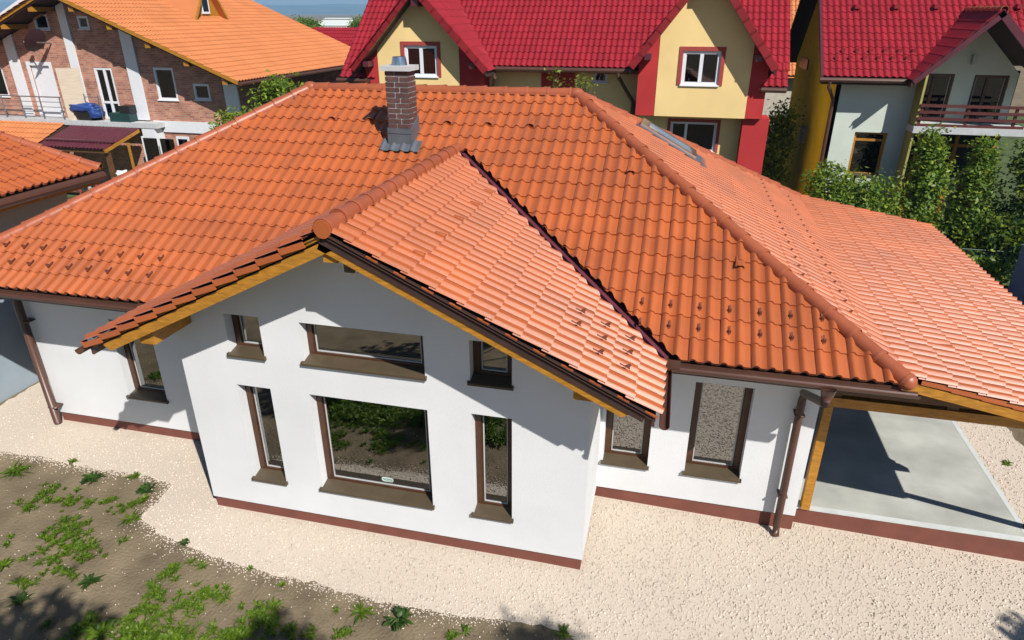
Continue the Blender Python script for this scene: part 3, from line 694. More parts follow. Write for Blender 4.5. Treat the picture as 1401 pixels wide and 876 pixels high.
# ================================================================== CARPORT
XC = 10.15; ZC = 2.03; YC0 = .62; YC1 = YB
car = thing('carport', 'timber carport with low pitched glossy tiled lean-to roof joined to the bungalow side', 'carport', (8.7, 4, 0))
sc_ = (ZE-.02-ZC)/(XC-XH); cc = math.sqrt(1+sc_*sc_); vC = np.array([-1, 0, sc_])/cc; nC = np.cross((0, 1, 0), vC)
dk = MB(); P = [(XH-.05, YC0+.03, ZE-.07), (XC, YC0+.03, ZC-.05), (XC, YC1, ZC-.05), (XH-.05, YC1, ZE-.07)]
dk.prism(P, (0, 0, -.025)); cro = dk.build('roof', 'darkwood', car)
citems = lay(np.array([XC+.04, YC0, ZC]), (0, 1, 0), vC, YC1-YC0, (XC-XH)*cc+.08, TW, TE, GEO, lambda C, j: [(np.array([XH-.02, 0, 0]), np.array([-1., 0, 0]))])
citems.sort(key=tsize, reverse=True)
tile_objects('roof_tile', citems[:300], GEO, 'tile', cro)
if citems[300:]: tile_join('roof_tile', citems[300:], GEO, 'tile', cro)
ft = MB(); ft.box(XH-.06, XH+.02, YC0, YC1, ZE-.02, ZE+.03); ft.build('roof_flashing', 'cap', cro)
for k in (3, 7, 11, 15, 19):
    place('vent_hood', HM, 'tile', cro, np.array([XC+.04, YC0, ZC])+np.array([0, TW*k+.1, 0])+vC*TE*6+nC*.02, (0, .6, 0), vC*.7, nC*.6)
bb = MB(); a = np.array([XC, YC0+.02, ZC-.11]); b = np.array([XH-.3, YC0+.02, ZE-.02+.05-.11])
bb.beam(a, b, .03, .085); bb.build('barge_board', 'wood', car)
vt = MB(); vt.prism([np.array([0, 0, .03]), vC*(TE)+np.array([0, 0, .02]), vC*TE-np.array([0, 0, .03]), np.array([0, 0, -.02])], (0, .012, 0))
vme = bpy.data.meshes.new('verge_tile'); vme.from_pydata(vt.v, [], vt.f)
for i in range(int((XC-XH)*cc/TE)): 
    o = link('verge_tile', vme, 'tile', cro); o.location = np.array([XC+.02, YC0+.015, ZC-.03])+vC*i*TE-root_loc(cro)
MB().box(7.36, 7.46, 1.50, 1.60, 0, 1.52).build('post', 'wood', car)
MB().box(9.7, 9.8, 6.6, 6.7, 0, 1.62).build('post', 'wood', car)
MB().beam((7.3, 1.55, 1.585), (10.1, 1.55, 1.585), .10, .12).build('beam', 'wood', car)
MB().beam((7.3, 1.56, 1.74), (10.1, 1.56, 1.74), .10, .10).build('beam', 'darkwood', car)
for x in (7.4, 8.62, 9.35): MB().box(x, x+.12, 1.52, 1.6, 1.646, 1.689).build('spacer', 'darkwood', car)
MB().beam((7.3, 6.6, 1.70), (10.1, 6.6, 1.70), .10, .14).build('beam', 'darkwood', car)
for k in range(9):
    y = .9+k*.8; MB().beam((7.3, y, ZE-.16), (XC-.05, y, ZC-.16), .07, .13).build('rafter', 'darkwood', car)
gu = MB(); gu.halfpipe((XC+.05, YC0-.02, ZC-.05), (XC+.05, YC1, ZC-.05), .05)
gu.tube([(XC+.05, YC0+.06, ZC-.09), (9.98, 1.78, .02)], .05, 10); gu.build('gutter', 'gutter', car, True)
slab = MB(); slab.box(XW-.02+.021, 9.96, 1.53, 7.2, G-.3, -.004); so_ = slab.build('slab', 'plinth', car)
MB().box(XW+.06, 9.90, 1.60, 7.15, -.02, 0).build('slab_floor', 'concrete', car)
ed = MB(); ed.box(XW+.002, 9.965, 1.525, 1.598, -.02, .002); ed.box(9.901, 9.965, 1.599, 7.2, -.02, .002); ed.build('slab_edge', 'slabedge', car)
pl = MB(); pl.box(XW-.03, XW+.0, D1+.03, 1.55, G-.25, -.002); pl.build('slab_skirt', 'plinth', car)

# ================================================================== NEIGHBOURING HOUSES
FG1 = tile_geo(.16, .30, 1, .035, .02, .03, seg=3, frac=.7)        # small tiles of far roofs
def farslope(parent, O, u, v, ul, vl, m, clips=None, te=.26, keep=None):
    it = lay(O, u, v, ul, vl, .16, te, FG1, clips, keep)
    return tile_join('roof_tiles', it, FG1, m, parent)
def plane_v(px, py, qx, qy):
    q = unit((qx, qy, 0)); return (np.array([px, py, 0.]), q)
def wbox(parent, x0, x1, z0, z1, y, **k): return window(parent, x0, x1, z0, z1, y, k.pop('depth', .1), **k)

# ---- yellow house with two red gables --------------------------------
YG = 13.0
yel = thing('yellow_house', 'cream yellow house with raspberry red pilasters and two steep red tiled gables', 'house', (3.4, 15, G))
def X(u, v, y=YG): return at(u, v, 1, y)[0]
def Z(u, v, y=YG): return at(u, v, 1, y)[2]
YM = 13.9; zE = Z(760, 93, YM-.5)+.02; ye = YM-.5
gz0 = Z(1000, 162)                           # underside of the jettied upper storey
XYR = X(1047, 150)-.02
mw = MB()
wx = (X(812, 104, YM), X(831, 104, YM)); wz = (Z(820, 113, YM), Z(820, 97, YM))
facade(mw, -3.2, XYR, G, lambda x: zE-.05, [(wx[0], wx[1], wz[0], wz[1])], YM, .08)
mw.quad((XYR, YM, G), (XYR, YM+6, G), (XYR, YM+6, zE), (XYR, YM, zE)); mw.quad((-3.2, YM, G), (-3.2, YM+6, G), (-3.2, YM+6, zE), (-3.2, YM, zE))
mw.build('wall', 'yellow', yel)
xr = (X(741, 100, YM), X(788, 100, YM)); MB().box(xr[0], xr[1], YM-.02, YM-.001, G, zE-.06).build('wall_panel', 'redwall', yel)
window(yel, wx[0], wx[1], wz[0], wz[1], YM, .08, fm='whiteframe', gm='farglass', fw=.05, sill='whiteframe', back=.5)
XRR = at(1074, 96, 1, ye)[0]; XLL = at(472, 92, 1, ye)[0]; rf = MB(); tp = .84; ctp = math.sqrt(1+tp*tp); RW = 5.2
rf.prism([(XLL, ye, zE-.05), (XRR, ye, zE-.05), (XRR, ye+RW, zE+RW*tp-.05), (XLL, ye+RW, zE+RW*tp-.05)], (0, 0, -.1))
rf.prism([(XLL, ye+2*RW, zE-.05), (XRR, ye+2*RW, zE-.05), (XRR, ye+RW+.001, zE+RW*tp-.05), (XLL, ye+RW+.001, zE+RW*tp-.05)], (0, 0, -.1))
yrf = rf.build('roof', 'redverge', yel)
GAB = []
# each gable: verge foot left, apex, verge foot right in the picture, on its verge plane
for (fl_, fr_, apx_, nm) in (((481, 100), (665, 88), 575, 0), ((862, 93), (1063, 90), 962, 1)):
    yv = YG-.45
    a = at(*fl_, 1, yv); b = at(*fr_, 1, yv)
    if nm == 0: sl = (Z(556, 0, yv)-a[2])/(X(556, 0, yv)-a[0])
    else: sl = (Z(936, 0, yv)-a[2])/(X(936, 0, yv)-a[0])
    zf = (a[2]+b[2])/2; xm = (a[0]+b[0])/2; hw = (b[0]-a[0])/2; za = zf+hw*sl
    yk = lambda z: ye+(z-zE)/tp                       # where the main roof reaches height z
    GAB.append((xm, hw, zf, za, sl, yv))
    cs_ = math.sqrt(1+sl*sl)
    for s in (-1, 1):
        vv = np.array([-s, 0, sl])/cs_; uu = (0, s, 0)
        O = np.array([xm+s*(hw+.04), yv if s > 0 else yk(za)+.2, zf-.04*sl])
        Vf = np.array([xm+s*hw, yk(zf), zf]); Va = np.array([xm, yk(za), za])
        cl = [vplane(Vf, Va, (xm, yv+9, zf)), (np.array([xm, 0, 0]), np.array([-s*1., 0, 0]))]
        farslope(yrf, O, uu, vv, yk(za)+.2-yv, hw*cs_+.04, 'redtile', lambda C, j, cl=cl: cl)
        n = np.cross(uu, vv)
        mb = MB(); mb.prism([(xm+s*hw, yv+.02, zf-.06), (xm, yv+.02, za-.06), (xm, yk(za), za-.06), (xm+s*hw, yk(zf), zf-.06)], (0, 0, -.12)); mb.build('gable_boards', 'soffit', yrf)
        vt = MB(); vt.prism([n*.05-vv*.02, vv*.36+n*.035, vv*.36-n*.13, -n*.13-vv*.02], (0, .12, 0))
        vme = bpy.data.meshes.new('verge_tile'); vme.from_pydata(vt.v, [], vt.f)
        for i in range(int(hw*cs_/.34)):
            o = link('verge_tile', vme, 'redverge', yrf); o.location = np.array([xm+s*hw, yv-.03, zf])+vv*(i*.34)-root_loc(yrf)
    caps((xm, yv, za), (xm, yk(za), za), yrf, UP, m='redverge')
    for s in (-1, 1): MB().box(xm+s*(hw-.42)-.08, xm+s*(hw-.42)+.08, yv+.06, YG, zf+.42*sl-.42, zf+.42*sl-.28).build('purlin', 'maroon', yrf)
    MB().box(xm-.1, xm+.1, yv+.06, YG, za-.5, za-.3).build('purlin', 'maroon', yrf)
def clipMain(C, j):
    for xm, hw, zf, za, sl, yv in GAB:
        yk = lambda z: ye+(z-zE)/tp
        s = 1 if C[0] > xm else -1
        if abs(C[0]-xm) < hw and C[2] < za-abs(C[0]-xm)*sl*0+.0 and C[2] < za:
            return [vplane((xm+s*hw, yk(zf), zf), (xm, yk(za), za), (xm, yv-5, zf), 0)]
    return []
farslope(yrf, np.array([XLL, ye, zE]), (1, 0, 0), np.array([0, 1, tp])/ctp, XRR-XLL, RW*ctp, 'redtile', clipMain)
for xa_, xb_ in ((XLL, GAB[0][0]-GAB[0][1]+.35), (GAB[1][0]+GAB[1][1]-.25, XRR)):
    farslope(yrf, np.array([xa_, ye-.42, zE-.42*tp]), (1, 0, 0), np.array([0, 1, tp])/ctp, xb_-xa_, .48*ctp, 'redtile')
    MB().prism([(xa_, ye-.42, zE-.42*tp-.05), (xb_, ye-.42, zE-.42*tp-.05), (xb_, ye+.02, zE-.04), (xa_, ye+.02, zE-.04)], (0, 0, -.08)).build('eave_boards', 'soffit', yrf)
caps((XRR, ye+RW, zE+RW*tp), (XLL, ye+RW, zE+RW*tp), yrf, UP, m='redverge')
for a, b in ((GAB[0][0]+GAB[0][1]+.05, GAB[1][0]-GAB[1][1]-.03), (GAB[1][0]+GAB[1][1]-.25, XRR+.05), (XLL-.05, GAB[0][0]-GAB[0][1]+.3)): dq = .42 if a != GAB[0][0]+GAB[0][1]+.05 else 0; MB().tube([(a, ye-.06-dq, zE-.07-dq*tp), (b, ye-.06-dq, zE-.07-dq*tp)], .065, 8).build('gutter', 'gutter', yel)
q0 = at(846, 96, 1, ye-.06); q1 = at(866, 140, 1, YM-.1)
MB().tube([q0, (q0[0], ye-.06, zE-.2), (q1[0], YM-.08, q1[2]), (q1[0], YM-.08, G)], .055, 8).build('downpipe', 'gutter', yel); dp = MB(); q0 = at(677, 92, 1, ye-.06); dp.tube([q0, (q0[0], ye-.06, zE-.3), (q0[0]-.25, YM-.08, zE-.8), (q0[0]-.25, YM-.08, G)], .055, 8); dp.build('downpipe', 'gutter', yel)
# gable fronts
for k, (xm, hw, zf, za, sl, yv) in enumerate(GAB):
    if k == 0: xa, xb, pa, pb2 = X(501, 110), X(658, 110), X(519, 110), X(629, 110); win = (X(549, 80), X(603, 80), Z(575, 105), Z(575, 57))
    else: xa, xb, pa, pb2 = X(871, 130), X(1047, 130), X(897, 130), X(1023, 130); win = (X(928, 90), X(991, 90), Z(960, 117), Z(960, 64))
    zt = lambda x: min(za-abs(x-xm)*sl, za)-.16
    mb = MB(); facade(mb, pa, pb2, gz0, zt, [win], YG, .1, brk=(xm,))
    mb.quad((pa, YG, gz0), (pb2, YG, gz0), (pb2, YM, gz0), (pa, YM, gz0)); mb.build('gable_wall', 'yellow', yel)
    for a, b, x in ((xa, pa, xa), (pb2, xb, xb)):
        mb = MB(); facade(mb, a, b, gz0+.002, zt, [], YG+.01, .1)
        mb.quad((x, YG+.01, gz0), (x, YM, gz0), (x, YM, zE), (x, YG+.01, zt(x))); mb.build('gable_pilaster', 'redwall', yel)
    fr = MB(); t = .10
    a, b, c, d = win
    fr.box(a, a+t, YG-.02, YG+.1, c, d); fr.box(b-t, b, YG-.02, YG+.1, c, d); fr.box(a+t, b-t, YG-.019, YG+.1, d-t, d); fr.build('window_surround', 'redtrim', yel)
    w = window(yel, a+t, b-t, c, d-t, YG, .10, fm='whiteframe', gm='farglass', fw=.075, mull=((a+b)/2,), sill='whiteframe', back=.8)
    if k == 0: MB().box(a+t+.06, (a+b)/2-.04, YG+.13, YG+.14, c+.05, d-t-.05).build('blind', mat('blue_blind', (.10, .22, .75), rough=.6), w)
# ground floor under right gable
xm, hw, zf, za, sl, yv = GAB[1]
la, lb, lc = X(871, 190, YM-.3), X(1011, 190, YM-.3), X(1046, 190, YM-.3)
hole = (X(912, 185, YM-.3), X(984, 185, YM-.3), gz0-1.0, gz0-.13)
mb = MB(); facade(mb, la, lb, G, lambda x: gz0-.002, [hole], YM-.3, .1); mb.build('ground_floor_wall', 'yellow', yel)
fr = MB(); t = .08; a, b, c, d = hole
fr.box(a, a+t, YM-.32, YM-.2, c, d); fr.box(b-t, b, YM-.32, YM-.2, c, d); fr.box(a+t, b-t, YM-.319, YM-.2, d-t, d); fr.build('window_surround', 'redtrim', yel)
window(yel, a+t, b-t, c, d-t, YM-.3, .1, fm='whiteframe', gm='farglass', fw=.06, mull=(a+.36*(b-a),), sill='whiteframe', back=.8)
MB().box(lb+.002, lc, YG+.15, YM, G, gz0-.004).build('pillar', 'redwall', yel)

# ---- pale house with balcony on the right ------------------------------
YW = 14.0
wh = thing('balcony_house', 'pale white house with mustard side wall, crimson tiled roof and a balcony under its gable', 'house', (12, 16, G))
xw0 = X(1144, 120, YW); ew = YW-.5; zEw = Z(1185, 106, ew); xv = X(1125, 103, ew); twp = .80; ctw = math.sqrt(1+twp*twp); RWW = 4.2; xend = 18.
gx0 = X(1250, 140, YW); 
mb = MB(); hl = (X(1165, 205, YW), X(1210, 205, YW), Z(1180, 240, YW), Z(1180, 181, YW))
facade(mb, xw0, gx0, G, lambda x: zEw-.12, [hl], YW, .15); mb.build('wall', 'whitewall', wh)
window(wh, *hl, YW, .15, fm='wood', gm='farglass', fw=.06, trans=(hl[3]-.33*(hl[3]-hl[2])*.55,), mull=(), sill='sill', back=.8)
# side wall (gable end) with its small window
sm = MB(); yb2 = YW+7.4; yr_ = ew+RWW
pts = [(xw0, YW, G), (xw0, yb2, G), (xw0, yb2, zEw), (xw0, yr_, zEw+RWW*twp-.3), (xw0, YW, zEw+.2)]
sm.prism(pts, (.12, 0, 0)); sm.build('side_wall', 'mustard', wh)
qa = at(1098, 78, 0, xw0); qb = at(1104, 96, 0, xw0)
MB().box(xw0-.04, xw0-.001, qb[1]-.14, qa[1]+.14, qb[2], qa[2]).build('window', 'frame', wh)
qa = at(1101, 184, 0, xw0); MB().box(xw0-.12, xw0-.001, qa[1]-.3, qa[1]+.3, qa[2]-.25, qa[2]+.25).build('wall_cabinet', 'screen', wh)
yvw = YW-.9; ga = at(1245, 107, 1, ew); gap = at(1374, 14, 1, yvw); slw = 1.0
# cross gable over the balcony
xm, za = gap[0], gap[2]; zf = zEw-.02; slw = (za-zf)/(xm-(ga[0]-.05)); hw = xm-ga[0]+.05
yk = lambda z: ew+(z-zEw)/twp
rf = MB()
rf.prism([(xv, ew, zEw-.06), (xm-hw, ew, zEw-.06), (xm, yk(za), za-.06), (xm+hw, ew, zEw-.06), (xend, ew, zEw-.06), (xend, yr_, zEw+RWW*twp-.06), (xv, yr_, zEw+RWW*twp-.06)], (0, 0, -.12))
rf.prism([(xv, ew+2*RWW, zEw-.06), (xend, ew+2*RWW, zEw-.06), (xend, yr_+.001, zEw+RWW*twp-.06), (xv, yr_+.001, zEw+RWW*twp-.06)], (0, 0, -.12))
wrf = rf.build('roof', 'soffit', wh)
for s in (-1, 1):
    c_ = math.sqrt(1+slw*slw); vv = np.array([-s, 0, slw])/c_; uu = (0, s, 0)
    O = np.array([xm+s*hw, yvw if s > 0 else yk(za)+.2, zf])
    cl = [vplane((xm+s*hw, yk(zf), zf), (xm, yk(za), za), (xm, yvw+9, zf)), (np.array([xm, 0, 0]), np.array([-s*1., 0, 0]))]
    farslope(wrf, O, uu, vv, yk(za)+.2-yvw, hw*c_, 'redtile', lambda C, j, cl=cl: cl)
    n = np.cross(uu, vv)
    MB().prism([(xm+s*hw, yvw+.02, zf-.06), (xm, yvw+.02, za-.06), (xm, yk(za), za-.06), (xm+s*hw, yk(zf), zf-.06)], (0, 0, -.10)).build('gable_boards', 'soffit', wrf)
    mb = MB(); P0 = np.array([xm+s*hw, yvw, zf]); mb.prism([P0+n*.03, P0+vv*hw*c_+n*.03, P0+vv*hw*c_-n*.13, P0-n*.13], (0, .05, 0)); mb.build('verge_board', 'maroon', wrf)
caps((xm, yvw-.03, za), (xm, yk(za), za), wrf, UP, m='redverge')
def clipW(C, j):
    s = 1 if C[0] > xm else -1
    if abs(C[0]-xm) < hw and C[2] < za: return [vplane((xm+s*hw, yk(zf), zf), (xm, yk(za), za), (xm, yvw-5, zf))]
    return []
farslope(wrf, np.array([xv, ew, zEw]), (1, 0, 0), np.array([0, 1, twp])/ctw, xend-xv, RWW*ctw, 'redtile', clipW)
mb = MB(); d0 = unit((0, 1, twp)); mb.prism([(xv-.03, ew-.02, zEw+.05), (xv-.03, yr_, zEw+RWW*twp+.05), (xv-.03, yr_, zEw+RWW*twp-.16), (xv-.03, ew-.02, zEw-.16)], (.06, 0, 0)); mb.build('verge_board', 'maroon', wrf)
gu = MB(); gu.tube([(xv-.05, ew-.06, zEw-.07), (ga[0]-.08, ew-.06, zEw-.07)], .06, 8); gu.build('gutter', 'gutter', wh)
q = at(1141, 130, 1, YW-.08); dp = MB(); dp.tube([(xv+.2, ew-.06, zEw-.1), (xv+.2, ew-.06, zEw-.25), (q[0], YW-.08, zEw-.6), (q[0], YW-.08, G)], .05, 8); dp.build('downpipe', 'gutter', wh)
sn = MB()
for j, vz in ((2, 0), (3, .5)):
    for k in range(6):
        P = np.array([xv+.35+k*.33+vz*.33, ew, zEw])+np.array([0, 1, twp])/ctw*(j*.26+.1); sn.box(P[0]-.04, P[0]+.04, P[1]-.06, P[1], P[2], P[2]+.09)
sn.build('snow_guard', 'redverge', wrf)
for k in range(6):
    P = np.array([xv+.9+k*.95, ew, zEw])+np.array([0, 1, twp])/ctw*(Z(1200, 8, yk(5.8))-zEw)*1.55; MB().box(P[0]-.07, P[0]+.07, P[1]-.18, P[1]-.02, P[2]-.02, P[2]+.08).build('vent_hood', 'redverge', wrf)
# balcony wall, doors, slab, railing
YBK = YW+.5; bx0 = gx0+.02; bx1 = xm+hw-.3; zfl = Z(1300, 172, YBK)
d1_ = (X(1262, 100, YBK), X(1308, 100, YBK), zfl, Z(1290, 101, YBK)); d2_ = (X(1335, 100, YBK), X(1384, 100, YBK), zfl, Z(1360, 103, YBK))
mb = MB(); facade(mb, bx0, bx1, zfl-.2, lambda x: min(za-abs(x-xm)*slw, 99)-.2, [d1_, d2_], YBK, .12, brk=(xm,)); mb.build('balcony_wall', 'whitewall', wh)
for d in (d1_, d2_): window(wh, *d, YBK, .12, fm='frame', gm='farglass', fw=.06, mull=((d[0]+.42*(d[1]-d[0])),), sill=None, back=.8)
MB().box(gx0-.02, gx0+.03, YW-.55, YBK, G, zf+.12).build('balcony_side_wall', mat('olive_render', (.36, .33, .10), rough=.9), wh)
yf = YW-.65; zs = Z(1300, 180, yf)
MB().box(gx0-.05, bx1+.2, yf, YBK-.002, zs-.07, zs+.09).build('balcony_slab', 'capstone', wh)
rl = MB(); zr = Z(1300, 146, yf); yr2 = yf+.06
for k in range(4):
    z = zs+.12+(zr-zs-.12)*k/3
    MB().box(gx0+.0, bx1, yr2, yr2+.035, z-.035, z+.035).build('rail', 'maroonwood', wh)
for k in range(5):
    x = gx0+.04+k*1.05; MB().box(x, x+.06, yr2+.036, yr2+.09, zs+.09, zr+.02).build('baluster', 'maroonwood', wh)
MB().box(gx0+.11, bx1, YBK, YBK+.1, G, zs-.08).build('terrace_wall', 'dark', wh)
MB().box(gx0+.3, bx1-.3, YBK-.06, YBK-.002, zs-.55, zs-.47).build('terrace_door_rail', 'wood', wh)
for k in range(3): MB().box(gx0+.45+k*.9, gx0+.53+k*.9, YBK-.07, YBK-.003, G, zs-.1).build('terrace_door_post', 'wood', wh)
q = at(1331, 82, 1, YBK); lt = thing('wall_lantern', 'small wall lantern between the balcony doors of the pale house', 'lamp', (q[0], YBK, q[2]))
MB().box(q[0]-.05, q[0]+.05, YBK-.16, YBK-.06, q[2]-.1, q[2]+.12).build('lantern_body', 'capstone', lt); MB().box(q[0]-.02, q[0]+.02, YBK-.06, YBK, q[2]-.05, q[2]+.0).build('arm', 'frame', lt)

# ---- brick house on the left ----------------------------------------------
YBR = 14.0
br = thing('brick_house', 'brick faced house with white pilasters and a broad orange roof behind the bungalow', 'house', (-13, 18, G))
f0 = at(90, 0, 1, YBR-.9); f1 = at(326, 112, 1, YBR-.9); bsl = (f0[2]-f1[2])/(f1[0]-f0[0]); xe = f1[0]; ze_ = f1[2]
xap = (X(58, -20, YBR-.9)); zap = ze_+(xe-xap)*bsl; xwE = X(327, 130, YBR)
ztb = lambda x: (zap-abs(x-xap)*bsl)-.22
def rect(a, b, c, d, y=YBR):   # px: left,top,right,bottom
    ym = (b+d)/2; return (X(a, ym, y), X(c, ym, y), Z((a+c)/2, d, y), Z((a+c)/2, b, y))
zfb = Z(150, 163, YBR)
RW1 = rect(46, 19, 66, 41); RW2 = rect(106, 22, 121, 40); RDo = rect(51, 90, 77, 162); RFr = rect(136, 93, 160, 163); RW3 = rect(213, 93, 240, 137); RW4 = rect(265, 115, 287, 137); RW0 = rect(-16, 92, 8, 132)
RDo = (RDo[0], RDo[1], zfb, RDo[3]); RFr = (RFr[0], RFr[1], zfb, RFr[3])
def split(rs):                # keep hole column edges from clashing by nudging overlaps
    return rs
mb = MB(); facade(mb, -22.5, xwE, G, ztb, [RW2, RFr, RW3, RW4], YBR, .08, brk=(xap,)) if False else None
H_b = [RW0, RW2, RFr, RW3, RW4]
# the small gable window sits above the door: make one shared column range
cx_a, cx_b = min(RW1[0], RDo[0]), max(RW1[1], RDo[1])
edges = sorted(set([-22.5, xwE, xap]+[h[i] for h in H_b+[RW1, RDo] for i in (0, 1)]))
def facade2(mb, x0, x1, zb, zt, holes, y, depth, xs):
    for a, b in zip(xs[:-1], xs[1:]):
        hs = sorted([h for h in holes if h[0] <= a+1e-6 and h[1] >= b-1e-6], key=lambda h: h[2]); z = zb
        for h in hs:
            mb.quad((a, y, z), (b, y, z), (b, y, h[2]), (a, y, h[2])); z = h[3]
        mb.quad((a, y, z), (b, y, z), (b, y, zt(b)), (a, y, zt(a)))
    for a, b, c, d in holes:
        Y = y+depth
        mb.quad((a, y, c), (a, y, d), (a, Y, d), (a, Y, c)); mb.quad((b, y, d), (b, y, c), (b, Y, c), (b, Y, d)); mb.quad((a, y, d), (b, y, d), (b, Y, d), (a, Y, d)); mb.quad((b, y, c), (a, y, c), (a, Y, c), (b, Y, c))
mb = MB(); facade2(mb, -22.5, xwE, G, ztb, H_b+[RW1, RDo], YBR, .08, edges)
_n = np.array([bsl, 0, 1.]); _d = ray(483, 67); YF = (CAM+_d*((np.array([xe, 0, ze_])-CAM)@_n)/(_d@_n))[1]                      # far end of the eave
mb.quad((xwE, YBR, G), (xwE, YF-.6, G), (xwE, YF-.6, ze_), (xwE, YBR, ze_)); mb.build('wall', 'brickwall', br)
def pil(a, b, name='pilaster'):
    MB().prism([(a, YBR-.06, zfb+.02), (b, YBR-.06, zfb+.02), (b, YBR-.06, ztb(b)), (a, YBR-.06, ztb(a))], (0, .058, 0)).build(name, 'whiteframe', br)
pil(X(36, 159, YBR), X(49, 159, YBR)); pil(X(84, 35, YBR), X(95, 35, YBR)); pil(X(190, 160, YBR), X(205, 160, YBR)); 
pil(X(306, 115, YBR), xwE)
MB().box(X(213, 174, YBR), xwE-.6, YBR-.05, YBR-.001, Z(240, 181, YBR), Z(240, 166, YBR)).build('floor_band', 'whiteframe', br)
# white rake band under the left verge
A = at(4, 38, 1, YBR-.04); B = at(62, -4, 1, YBR-.04)
MB().prism([A, B, B+np.array([0, 0, .42]), A+np.array([0, 0, .42])], (0, .038, 0)).build('rake_band', 'whiteframe', br)
for r, mu in ((RW1, ()), (RW2, ()), (RFr, ((RFr[0]+.55*(RFr[1]-RFr[0])),)), (RW3, ()), (RW4, ()), (RW0, ())):
    mu = mu if isinstance(mu, tuple) else (mu,)
    window(br, *r, YBR, .08, fm='whiteframe', gm='farglass', fw=.07, mull=mu, sill='whiteframe' if r is not RFr else None, back=.7, trans=((zfb+.55,) if r is RFr else ()))
MB().box(RW3[0]+.08, RW3[1]-.08, YBR+.09, YBR+.1, RW3[2]+.08, RW3[3]-.08).build('blind', 'maroon', br)
do = MB(); do.box(RDo[0], RDo[1], YBR+.04, YBR+.08, RDo[2], RDo[3]); do.box(RDo[0]-.12, RDo[0], YBR-.03, YBR-.001, RDo[2], RDo[3]+.12); do.box(RDo[1], RDo[1]+.1, YBR-.03, YBR-.001, RDo[2], RDo[3]+.12); do.box(RDo[0], RDo[1], YBR-.029, YBR-.001, RDo[3], RDo[3]+.119)
do.build('door', 'whiteframe', br)
# roof: right slope is the one in view
cb = math.sqrt(1+bsl*bsl); vB = np.array([-1, 0, bsl])/cb; nB = np.cross((0, 1, 0), vB); Lb = (xe-xap)*cb; yv = YBR-.9
rf = MB()
rf.prism([(xe, yv+.02, ze_-.06), (xap, yv+.02, zap-.06), (xap, YF, zap-.06), (xe, YF, ze_-.06)], (0, 0, -.10)); rf.prism([(2*xap-xe, yv+.02, ze_-.06), (xap, yv+.02, zap-.06), (xap, YF, zap-.06), (2*xap-xe, YF, ze_-.06)], (0, 0, -.10))
brf = rf.build('roof', 'soffit', br)
farslope(brf, np.array([xe, yv, ze_]), (0, 1, 0), vB, YF-yv, Lb, 'orangefar', te=.30)
farslope(brf, np.array([2*xap-xe, YF, ze_]), (0, -1, 0), np.array([1, 0, bsl])/cb, YF-yv, Lb, 'orangefar', te=.30)
for s in (1, -1):
    P0 = np.array([xap+s*(xe-xap), yv-.02, ze_]); vv = np.array([-s, 0, bsl])/cb; n = np.array([s*bsl, 0, 1])/cb
    MB().prism([P0+n*.0, P0+vv*Lb, P0+vv*Lb-n*.10, P0-n*.10], (0, .04, 0)).build('barge_board', 'wood', br)
    for k in range(5):
        P = P0+vv*(.5+k*1.35)-n*.12; MB().box(P[0]-.09, P[0]+.09, yv+.05, YBR-.002, P[2]-.18, P[2]-.04).build('purlin', 'wood', br)
gu = MB(); gu.tube([(xe+.06, yv, ze_-.07), (xe+.06, YF, ze_-.07)], .06, 8); gu.build('gutter', 'gutter', br)
# dormer
q = at(282, 22, 1, 17.0); t = (q-CAM); d = ray(282, 24); tt = ((np.array([xe, yv, ze_])-CAM)@nB)/(d@nB); D0 = CAM+d*tt
dm = MB(); xs_, ys_ = D0[0], D0[1]; dw = .85; dh = 1.25; bk = dh/bsl
dm.prism([(xs_, ys_-dw, D0[2]), (xs_, ys_+dw, D0[2]), (xs_, ys_, D0[2]+dh)], (-.05, 0, 0)); dm.build('dormer_front', 'wood', brf)
MB().box(xs_+.002, xs_+.05, ys_-.22, ys_+.22, D0[2]+.12, D0[2]+.75).build('dormer_window', 'whiteframe', brf); MB().box(xs_+.051, xs_+.06, ys_-.15, ys_+.15, D0[2]+.2, D0[2]+.7).build('dormer_pane', 'farglass', brf)
for s in (-1, 1):
    mb = MB(); a = np.array([xs_+.25, ys_+s*(dw+.12), D0[2]-.12]); b = np.array([xs_+.25, ys_, D0[2]+dh+.06])
    mb.prism([a, b, b+np.array([-bk-.4, 0, 0]), a+np.array([-.2, 0, 0])], (0, 0, -.06)); mb.build('dormer_roof', 'orangefar', brf)
    MB().beam(a, b, .06, .09).build('dormer_barge_board', 'wood', brf)
# balcony slab, railing, screen
zsl = zfb-.02; ysl = at(150, 167, 2, zsl)[1]
bs = MB(); bs.box(-20, X(213, 168, ysl), ysl, YBR-.003, zsl-.16, zsl); bs.build('balcony_slab', 'capstone', br)
xr1 = X(88, 160, ysl); rail = MB(); zt = Z(60, 133, ysl)
for k in range(5):
    z = zsl+.08+(zt-zsl-.08)*k/4; rail.tube([(-20, ysl+.05, z), (xr1, ysl+.05, z)], .012 if k < 4 else .022, 6)
rail.build('rail', 'steel', br)
for u in (8, 33, 59, 86): MB().tube([(X(u, 160, ysl), ysl+.05, zsl), (X(u, 160, ysl), ysl+.05, zt)], .022, 6).build('baluster', 'steel', br)
rail = MB(); xa = X(118, 150, ysl+.2)
for z in (.25, .5, .75): rail.tube([(xa, ysl+.25, zsl+z), (xa+.55, ysl+.25, zsl+z)], .012, 6)
for x in (xa, xa+.55): rail.tube([(x, ysl+.25, zsl), (x, ysl+.25, zsl+.85)], .018, 6)
rail.build('clothes_rack', 'steel', br)
sa = at(95, 165, 1, ysl+.05); sb = at(118, 165, 1, YBR-.1); ztop_ = Z(90, 93, ysl+.2)
